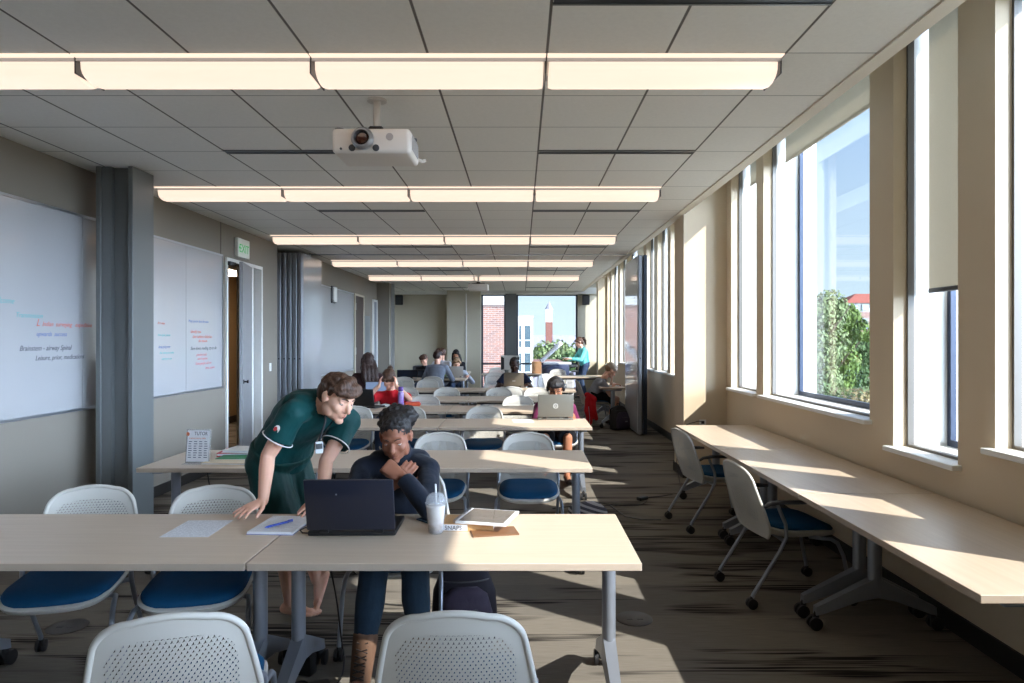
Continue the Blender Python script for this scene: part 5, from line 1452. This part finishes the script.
# red jacket over the chair
t = thing('jacket', 'red jacket hanging over the chair of the writing man', 'jacket', (1.27, 12.46, -.1))
m = MB()
m.chain([(-.06, 0, .70), (.0, -.03, .66), (.06, -.06, .62)], [.055, .06, .055]); m.chain([(-.03, -.02, .64), (-.04, -.05, .42), (-.02, -.06, .22)], [.075, .085, .06]); m.chain([(.05, -.05, .60), (.06, -.09, .40), (.09, -.1, .28)], [.05, .05, .04]); m.chain([(-.02, -.05, .3), (-.04, -.06, .12)], [.05, .02])
link('jacket_cloth', bake(m, .012, 2, .012, 12, (1, 1, .4)), cloth('jacket_red', (190, 26, 34), .7), t)
m = MB(); m.tube([(-.05, -.13, .5), (-.03, -.14, .3), (-.03, -.125, .16)], .005, 6); m.obj('zip', M_ALU, t)

# ------------------------------------------------------------------ copier corner
t = thing('copier', 'large copier with its lid raised at the far window', 'copier', (1.02, 18.7, 0), -.08)
M_COPB = simple('copier_blue_grey', (58, 68, 96), .5); M_COPW = simple('copier_white', (206, 208, 212), .45)
m = MB(); m.box(-.42, .42, -.32, .32, .04, .62, .01); m.obj('cabinet', M_COPW, t)
m = MB(); m.box(-.44, .30, -.34, .34, .62, .93, .02, None, 2); m.obj('print_engine', M_COPB, t)
for k in range(3):
    m = MB(); m.box(-.40, .40, -.335, -.32, .08 + k*.18, .24 + k*.18, .006); d = m.obj('drawer', M_COPW, t); m = MB(); m.box(-.1, .1, -.345, -.335, .19 + k*.18, .215 + k*.18, .003); m.obj('handle', M_GREYPL, d)
m = MB(); m.box(-.40, .36, -.33, .33, .93, .985, .01); m.box(-.36, .30, -.28, .28, .985, .99); m.obj('scanner_bed', M_COPW, t)
m = MB(); m.box(-.05, .72, -.33, .33, 0, .12, .03, Matrix.Translation((-.40, 0, 1.0)) @ Matrix.Rotation(math.radians(-42), 4, 'Y')); m.obj('raised_lid', M_COPW, t)
m = MB(); m.box(.30, .52, -.34, -.02, .86, .92, .012, Matrix.Rotation(.0, 4, 'X')); m.obj('control_panel', M_GREYPL, t)
m = MB(); m.box(.36, .56, -.2, .2, .72, .76, .01); m.box(.3, .42, -.28, .28, .45, .7, .03); m.obj('output_tray', M_GREYPL, t)
t = thing('copier_bin', 'dark rounded waste bin standing before the copier', 'bin', (.85, 18.05, 0))
m = MB(); m.loft([superell(w, w*.7, .6, 24, (0, 0), z) for z, w in ((0, .24), (.02, .26), (.70, .30), (.84, .28), (.90, .18), (.92, .05))]); m.obj('bin_body', M_COPB, t)
m = MB(); m.box(-.12, .12, -.222, -.19, .66, .76, .01); m.obj('bin_flap', M_BLACK, t)
t = thing('cardboard_box', 'brown cardboard box on the table left of the copier', 'box', (.40, 17.6, TZ))
m = MB(); m.box(-.12, .12, -.15, .15, 0, .30); m.obj('box_body', simple('cardboard', (150, 112, 78), .8), t, 0)
m = MB(); m.box(-.121, .121, -.02, .02, .299, .302); m.obj('tape', simple('tape_tan', (190, 160, 120), .3), t, 0)
sheet('papers held over the open copier', 1.25, 18.62, .4, None, 1.11, M_PAPER)
# ------------------------------------------------------------------ outside, seen from an upper floor
GZ = -7.5
M_GRASS = simple('ground_paving', (150, 148, 130), .9, var=.25, sc=.4)
m = MB(); m.box(-900, 900, -300, 1500, GZ - .5, GZ); struct(m.obj('ground', M_GRASS, smooth=0), 'pale paved ground far below the windows', 'ground')
def brick(name, c1, c2, mo, sx=1.0):
    mt, b, n = newmat(name, c1, .85, spec=.1)
    bt = n.node('ShaderNodeTexBrick'); p = n.sep(n.pos()); cb = n.node('ShaderNodeCombineXYZ')
    n.put(cb.inputs[0], n.m('ADD', p[0], p[1])); n.put(cb.inputs[1], p[2]); n.put(bt.inputs['Vector'], cb.outputs[0])
    bt.inputs['Color1'].default_value = lin(*c1); bt.inputs['Color2'].default_value = lin(*c2); bt.inputs['Mortar'].default_value = lin(*mo)
    bt.inputs['Scale'].default_value = 1.0; bt.inputs['Brick Width'].default_value = .40 * sx; bt.inputs['Row Height'].default_value = .125 * sx; bt.inputs['Mortar Size'].default_value = .018 * sx
    n.put(b.inputs['Base Color'], bt.outputs[0]); return mt
M_BRICK = brick('red_brick', (140, 100, 88), (114, 88, 84), (146, 134, 126)); M_BRICKD = brick('tower_brick', (98, 60, 54), (84, 54, 50), (140, 100, 90), 2.0)
M_PALE = simple('pale_cladding', (158, 157, 154), .6); M_WINX = simple('far_window_glass', (66, 84, 92), .12, coat=.5); M_ROOFR = simple('red_tile_roof', (134, 72, 58), .8); M_ROOFG = simple('slate_roof', (128, 126, 138), .7)
t = thing('brick_building', 'red brick wing seen through the left part of the far window', 'building', (-7.5, 42, GZ))
m = MB(); m.box(-9, 6.70, 0, 9, 0, 11.2); m.obj('brick_wall', M_BRICK, t, 0)
m = MB(); m.box(-9.15, 6.78, -.15, 9.1, 11.2, 11.75); m.obj('parapet', M_PALE, t, 0)
t = thing('pale_building', 'white clad building with tall windows in the far window', 'building', (-.02, 47, GZ))
m = MB(); m.box(-1.6, .85, 0, 7, 0, 10.55); m.box(-1.6, .9, -.05, 7.05, 10.55, 10.72); m.obj('clad_wall', M_PALE, t, 0)
for z0, z1 in ((8.5, 10.1), (6.3, 8.2), (3.6, 5.9), (1.0, 3.2)):
    for x0, x1 in ((-.14, .08), (.24, .72)):
        m = MB(); m.box(x0, x1, -.04, .05, max(z0, .2), z1); f = m.obj('window', M_WHITEP, t, 0)
        m = MB(); m.box(x0 + .03, x1 - .03, -.05, -.035, z0 + .05, z0 + .5); m.box(x0 + .03, x1 - .03, -.05, -.035, z0 + .56, z1 - .05); m.obj('pane', M_WINX, f, 0)
t = thing('low_house', 'low brick house with grey roofs below the clock tower', 'building', (5.2, 70, GZ))
m = MB(); m.box(-4.6, -.9, 0, 8, 0, 6.8); m.box(-.9, 6, 1, 8, 0, 4.2); m.obj('brick_wall', M_BRICK, t, 0)
m = MB(); m.prism([(-4.9, 4.2), (6.4, 4.2), (5.4, 5.4), (-3.6, 5.4)], -.5, 9, Matrix(((1,0,0,0),(0,0,1,0),(0,1,0,0),(0,0,0,1)))); m.obj('roof', M_ROOFG, t, 0)
t = thing('clock_tower', 'tall brick clock tower with a white belfry and pointed cap', 'tower', (15.6, 380, GZ))
m = MB(); m.box(-1.9, 1.9, -1.9, 1.9, 0, 18.6); m.obj('brick_shaft', M_BRICKD, t, 0)
m = MB(); m.box(-1.9, 1.9, -1.9, 1.9, 18.6, 22.2); m.box(-2.0, 2.0, -2.0, 2.0, 18.6, 19); m.obj('white_stage', M_WHITEP, t, 0)
m = MB()
for sx in (-1, 1):
    for sy in (-1, 1): m.box(sx*1.5 - .3, sx*1.5 + .3, sy*1.5 - .3, sy*1.5 + .3, 22.2, 25.0)
m.box(-1.2, 1.2, -1.2, 1.2, 22.2, 25.0); m.box(-2.1, 2.1, -2.1, 2.1, 25.0, 25.4); m.obj('belfry', M_WHITEP, t, 0)
m = MB(); m.lathe([(2.3, 25.4), (1.8, 26.6), (1.0, 28.2), (.35, 29.2), (.1, 29.6), (.08, 31)], seg=8); m.obj('pointed_cap', M_ROOFG, t, 20)
m = MB(); m.lathe([(1.1, 0), (1.1, .1)], (0, -1.95, 20.6), 20, Matrix.Rotation(PI/2, 4, 'X')); m.obj('clock_dial', M_PALE, t, 0)
t = thing('red_roof_building', 'brick building with a red hipped roof beyond the trees', 'building', (82.5, 165, GZ + 3.0))
m = MB(); m.box(-5.5, 6, -4, 4, -3, 12.5); m.obj('brick_wall', M_BRICK, t, 0)
m = MB(); m.box(-5.2, 5.6, -3.7, 3.7, 12.5, 14.6); m.obj('upper_storey', M_PALE, t, 0)
m = MB(); m.loft([[V((-6.2, -4.6, 14.6)), V((6.6, -4.6, 14.6)), V((6.6, 4.6, 14.6)), V((-6.2, 4.6, 14.6))], [V((-1.8, -.4, 17.0)), V((2.2, -.4, 17.0)), V((2.2, .4, 17.0)), V((-1.8, .4, 17.0))]]); m.obj('roof', M_ROOFR, t, 0)
for k in range(4):
    for z0, z1 in ((8.5, 11), (12.9, 14.2)): m = MB(); m.box(-4.6 + k*2.6, -3.2 + k*2.6, -4.06, -3.6, z0, z1); m.obj('window', M_WINX, t, 0)
def leafmat(name, a, b):
    mt, bs, n = newmat(name, a, .7, spec=.2)
    n.put(bs.inputs['Base Color'], n.mix(n.noise(n.pos(), 1.4, 3), lin(*a), lin(*b))); return mt
LG = [leafmat('leaves_green', (58, 82, 34), (98, 116, 54)), leafmat('leaves_dark', (44, 66, 38), (76, 96, 50)), leafmat('leaves_autumn', (112, 100, 66), (146, 130, 90)), leafmat('leaves_grey_green', (82, 98, 64), (118, 130, 88))]
M_BARK = simple('bark', (84, 72, 60), .9)
def tree(label, loc, h, r, mat, n, ls, seed, squash=1.0):
    rg = random.Random(seed)
    t = thing('tree', label, 'tree', loc, 0, 'trees outside the windows')
    m = MB(); m.tube([(0, 0, 0), (.1, 0, h*.3), (0, .1, h*.75)], [r*.09, r*.06, r*.02], 7)
    for k in range(5):
        a = rg.uniform(0, 2*PI); m.tube([(0, 0, h*(.3 + .08*k)), (math.cos(a)*r*.6, math.sin(a)*r*.6, h*(.5 + .08*k))], [r*.03, r*.012], 5)
    m.obj('trunk', M_BARK, t)
    m = MB(); blobs = []
    for k in range(16):
        a, q = rg.uniform(0, 2*PI), rg.uniform(0, .72); z = h * rg.uniform(.38, .86)
        q *= 1 - .55 * max(0, (z/h - .6) / .3); blobs.append((V((math.cos(a)*r*q, math.sin(a)*r*q, z)), r*rg.uniform(.28, .46)))
    for k in range(n):
        c, br = blobs[k % len(blobs)]
        d = V((rg.gauss(0, 1), rg.gauss(0, 1), rg.gauss(0, 1) * squash)).normalized(); p = c + d * br * rg.uniform(.75, 1.1)
        nn = (d + V((rg.uniform(-.8, .8), rg.uniform(-.8, .8), rg.uniform(-.4, 1)))).normalized(); u = nn.orthogonal().normalized(); w = nn.cross(u); s = ls * rg.uniform(.6, 1.3)
        m.quad(p - u*s - w*s*.5, p + u*s*.2 - w*s*.7, p + u*s + w*s*.4, p - u*s*.2 + w*s*.7)
    o = m.obj('foliage', mat, t, 0); o['kind'] = 'stuff'
    return t
TREES = [('tall grey green tree at the left edge of the wide window', (22.0, 50, GZ), 14.0, 3.2, 3, 8000, .13), ('bright green tree next to the tall grey green one', (25.0, 53, GZ), 13.2, 2.8, 0, 7000, .13),
         ('darker tree in the middle of the wide window', (27.6, 57, GZ), 11.9, 2.8, 1, 7000, .13), ('green tree under the red roofed building', (30.2, 58.5, GZ), 10.4, 3.0, 0, 7000, .14),
         ('sparse tan shrub tree low at the right of the wide window', (20.2, 41, GZ), 6.6, 2.4, 2, 4000, .11), ('low green tree in front of the wide window trees', (18.4, 42, GZ), 7.4, 2.6, 1, 5000, .12), ('green tree at the far right outside the wide window', (34, 62, GZ), 9.6, 3.4, 3, 3200, .22),
         ('round green tree before the clock tower', (4.7, 92, GZ), 9.0, 4.0, 3, 5000, .22), ('broad tree right of the clock tower', (7.6, 98, GZ), 9.4, 4.2, 0, 5000, .22), ('dark tree behind the copying woman', (6.4, 82, GZ), 7.6, 3.4, 1, 4000, .22), ('small far tree left of the tower', (3.0, 105, GZ), 8.4, 2.6, 0, 2000, .34), ('olive tree at the right edge of the far window', (10.6, 104, GZ), 9.2, 4.0, 3, 2400, .36)]
for i, (lab, loc, h, r, k, n_, ls) in enumerate(TREES): tree(lab, loc, h, r, LG[k], n_, ls, 40 + i)
m = MB(); pts = [(-500 + k*25, 9.6 + 2.6*noise.noise(V((k*.37, 1.7, 0))) + 1.2*noise.noise(V((k*1.3, 4, 0)))) for k in range(49)]
m.loft([[V((x, 640, GZ)), V((x, 640, GZ + z*1.25)), V((x, 720, GZ + z*1.25)), V((x, 800, GZ))] for x, z in pts]); struct(m.obj('hills', simple('hazy_hills', (128, 126, 138), .95, var=.2, sc=.05), smooth=60), 'low wooded hills on the horizon', 'hills')
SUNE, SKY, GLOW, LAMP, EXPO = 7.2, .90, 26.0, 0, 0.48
# ------------------------------------------------------------------ light, sky and camera
w = bpy.data.worlds.new('day_sky'); SC.world = w; w.use_nodes = True
n = NT(w); bg = n.n['Background']
SUN = V((1.0, -.74, .90)).normalized()          # towards the sun
d = n.node('ShaderNodeTexCoord').outputs['Generated']
sp = n.sep(d)
dt = n.node('ShaderNodeVectorMath', operation='DOT_PRODUCT'); n.put(dt.inputs[0], d); dt.inputs[1].default_value = SUN
up = n.ramp(sp[2], 0.0, .55)
sky = n.mix(up, lin(216, 240, 252), lin(112, 162, 234))
sky = n.mix(n.ramp(sp[2], 0.0, -.05), sky, lin(120, 122, 112))
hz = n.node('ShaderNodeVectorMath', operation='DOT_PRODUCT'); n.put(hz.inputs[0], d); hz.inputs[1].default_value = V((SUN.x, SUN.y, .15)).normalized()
# room fill added low on the sun side of the sky, fading upwards
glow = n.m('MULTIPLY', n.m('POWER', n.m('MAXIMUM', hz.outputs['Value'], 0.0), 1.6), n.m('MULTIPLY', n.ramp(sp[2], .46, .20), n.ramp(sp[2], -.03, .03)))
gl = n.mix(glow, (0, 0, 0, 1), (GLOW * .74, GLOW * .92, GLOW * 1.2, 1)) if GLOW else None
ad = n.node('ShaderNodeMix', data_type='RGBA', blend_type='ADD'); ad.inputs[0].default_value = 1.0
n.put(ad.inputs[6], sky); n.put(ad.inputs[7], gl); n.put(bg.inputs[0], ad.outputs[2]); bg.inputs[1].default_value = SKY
s = bpy.data.lights.new('sun', 'SUN'); s.energy = SUNE; s.angle = math.radians(.55); s.color = (1, .96, .90)
so = bpy.data.objects.new('sun', s); COL.objects.link(so); so.rotation_euler = SUN.to_track_quat('Z', 'Y').to_euler()
so.location = (8, -6, 9)

cd = bpy.data.cameras.new('camera'); cd.sensor_width = 36; cd.lens = 24.0
cd.shift_x = -9 / 1024; cd.shift_y = -2.5 / 1024; cd.clip_start = .05; cd.clip_end = 3000
co = bpy.data.objects.new('camera', cd); COL.objects.link(co); co.location = (0, 0, HC); co.rotation_euler = (PI/2, 0, 0)
SC.camera = co
vs = SC.view_settings; vs.view_transform = 'Standard'; vs.look = 'None'; vs.gamma = 1; vs.exposure = EXPO; vs.use_curve_mapping = False
cy = SC.cycles
cy.use_denoising = True; cy.max_bounces = 10; cy.diffuse_bounces = 5; cy.transparent_max_bounces = 24; cy.caustics_reflective = False; cy.caustics_refractive = False
cy.sample_clamp_indirect = 6.0
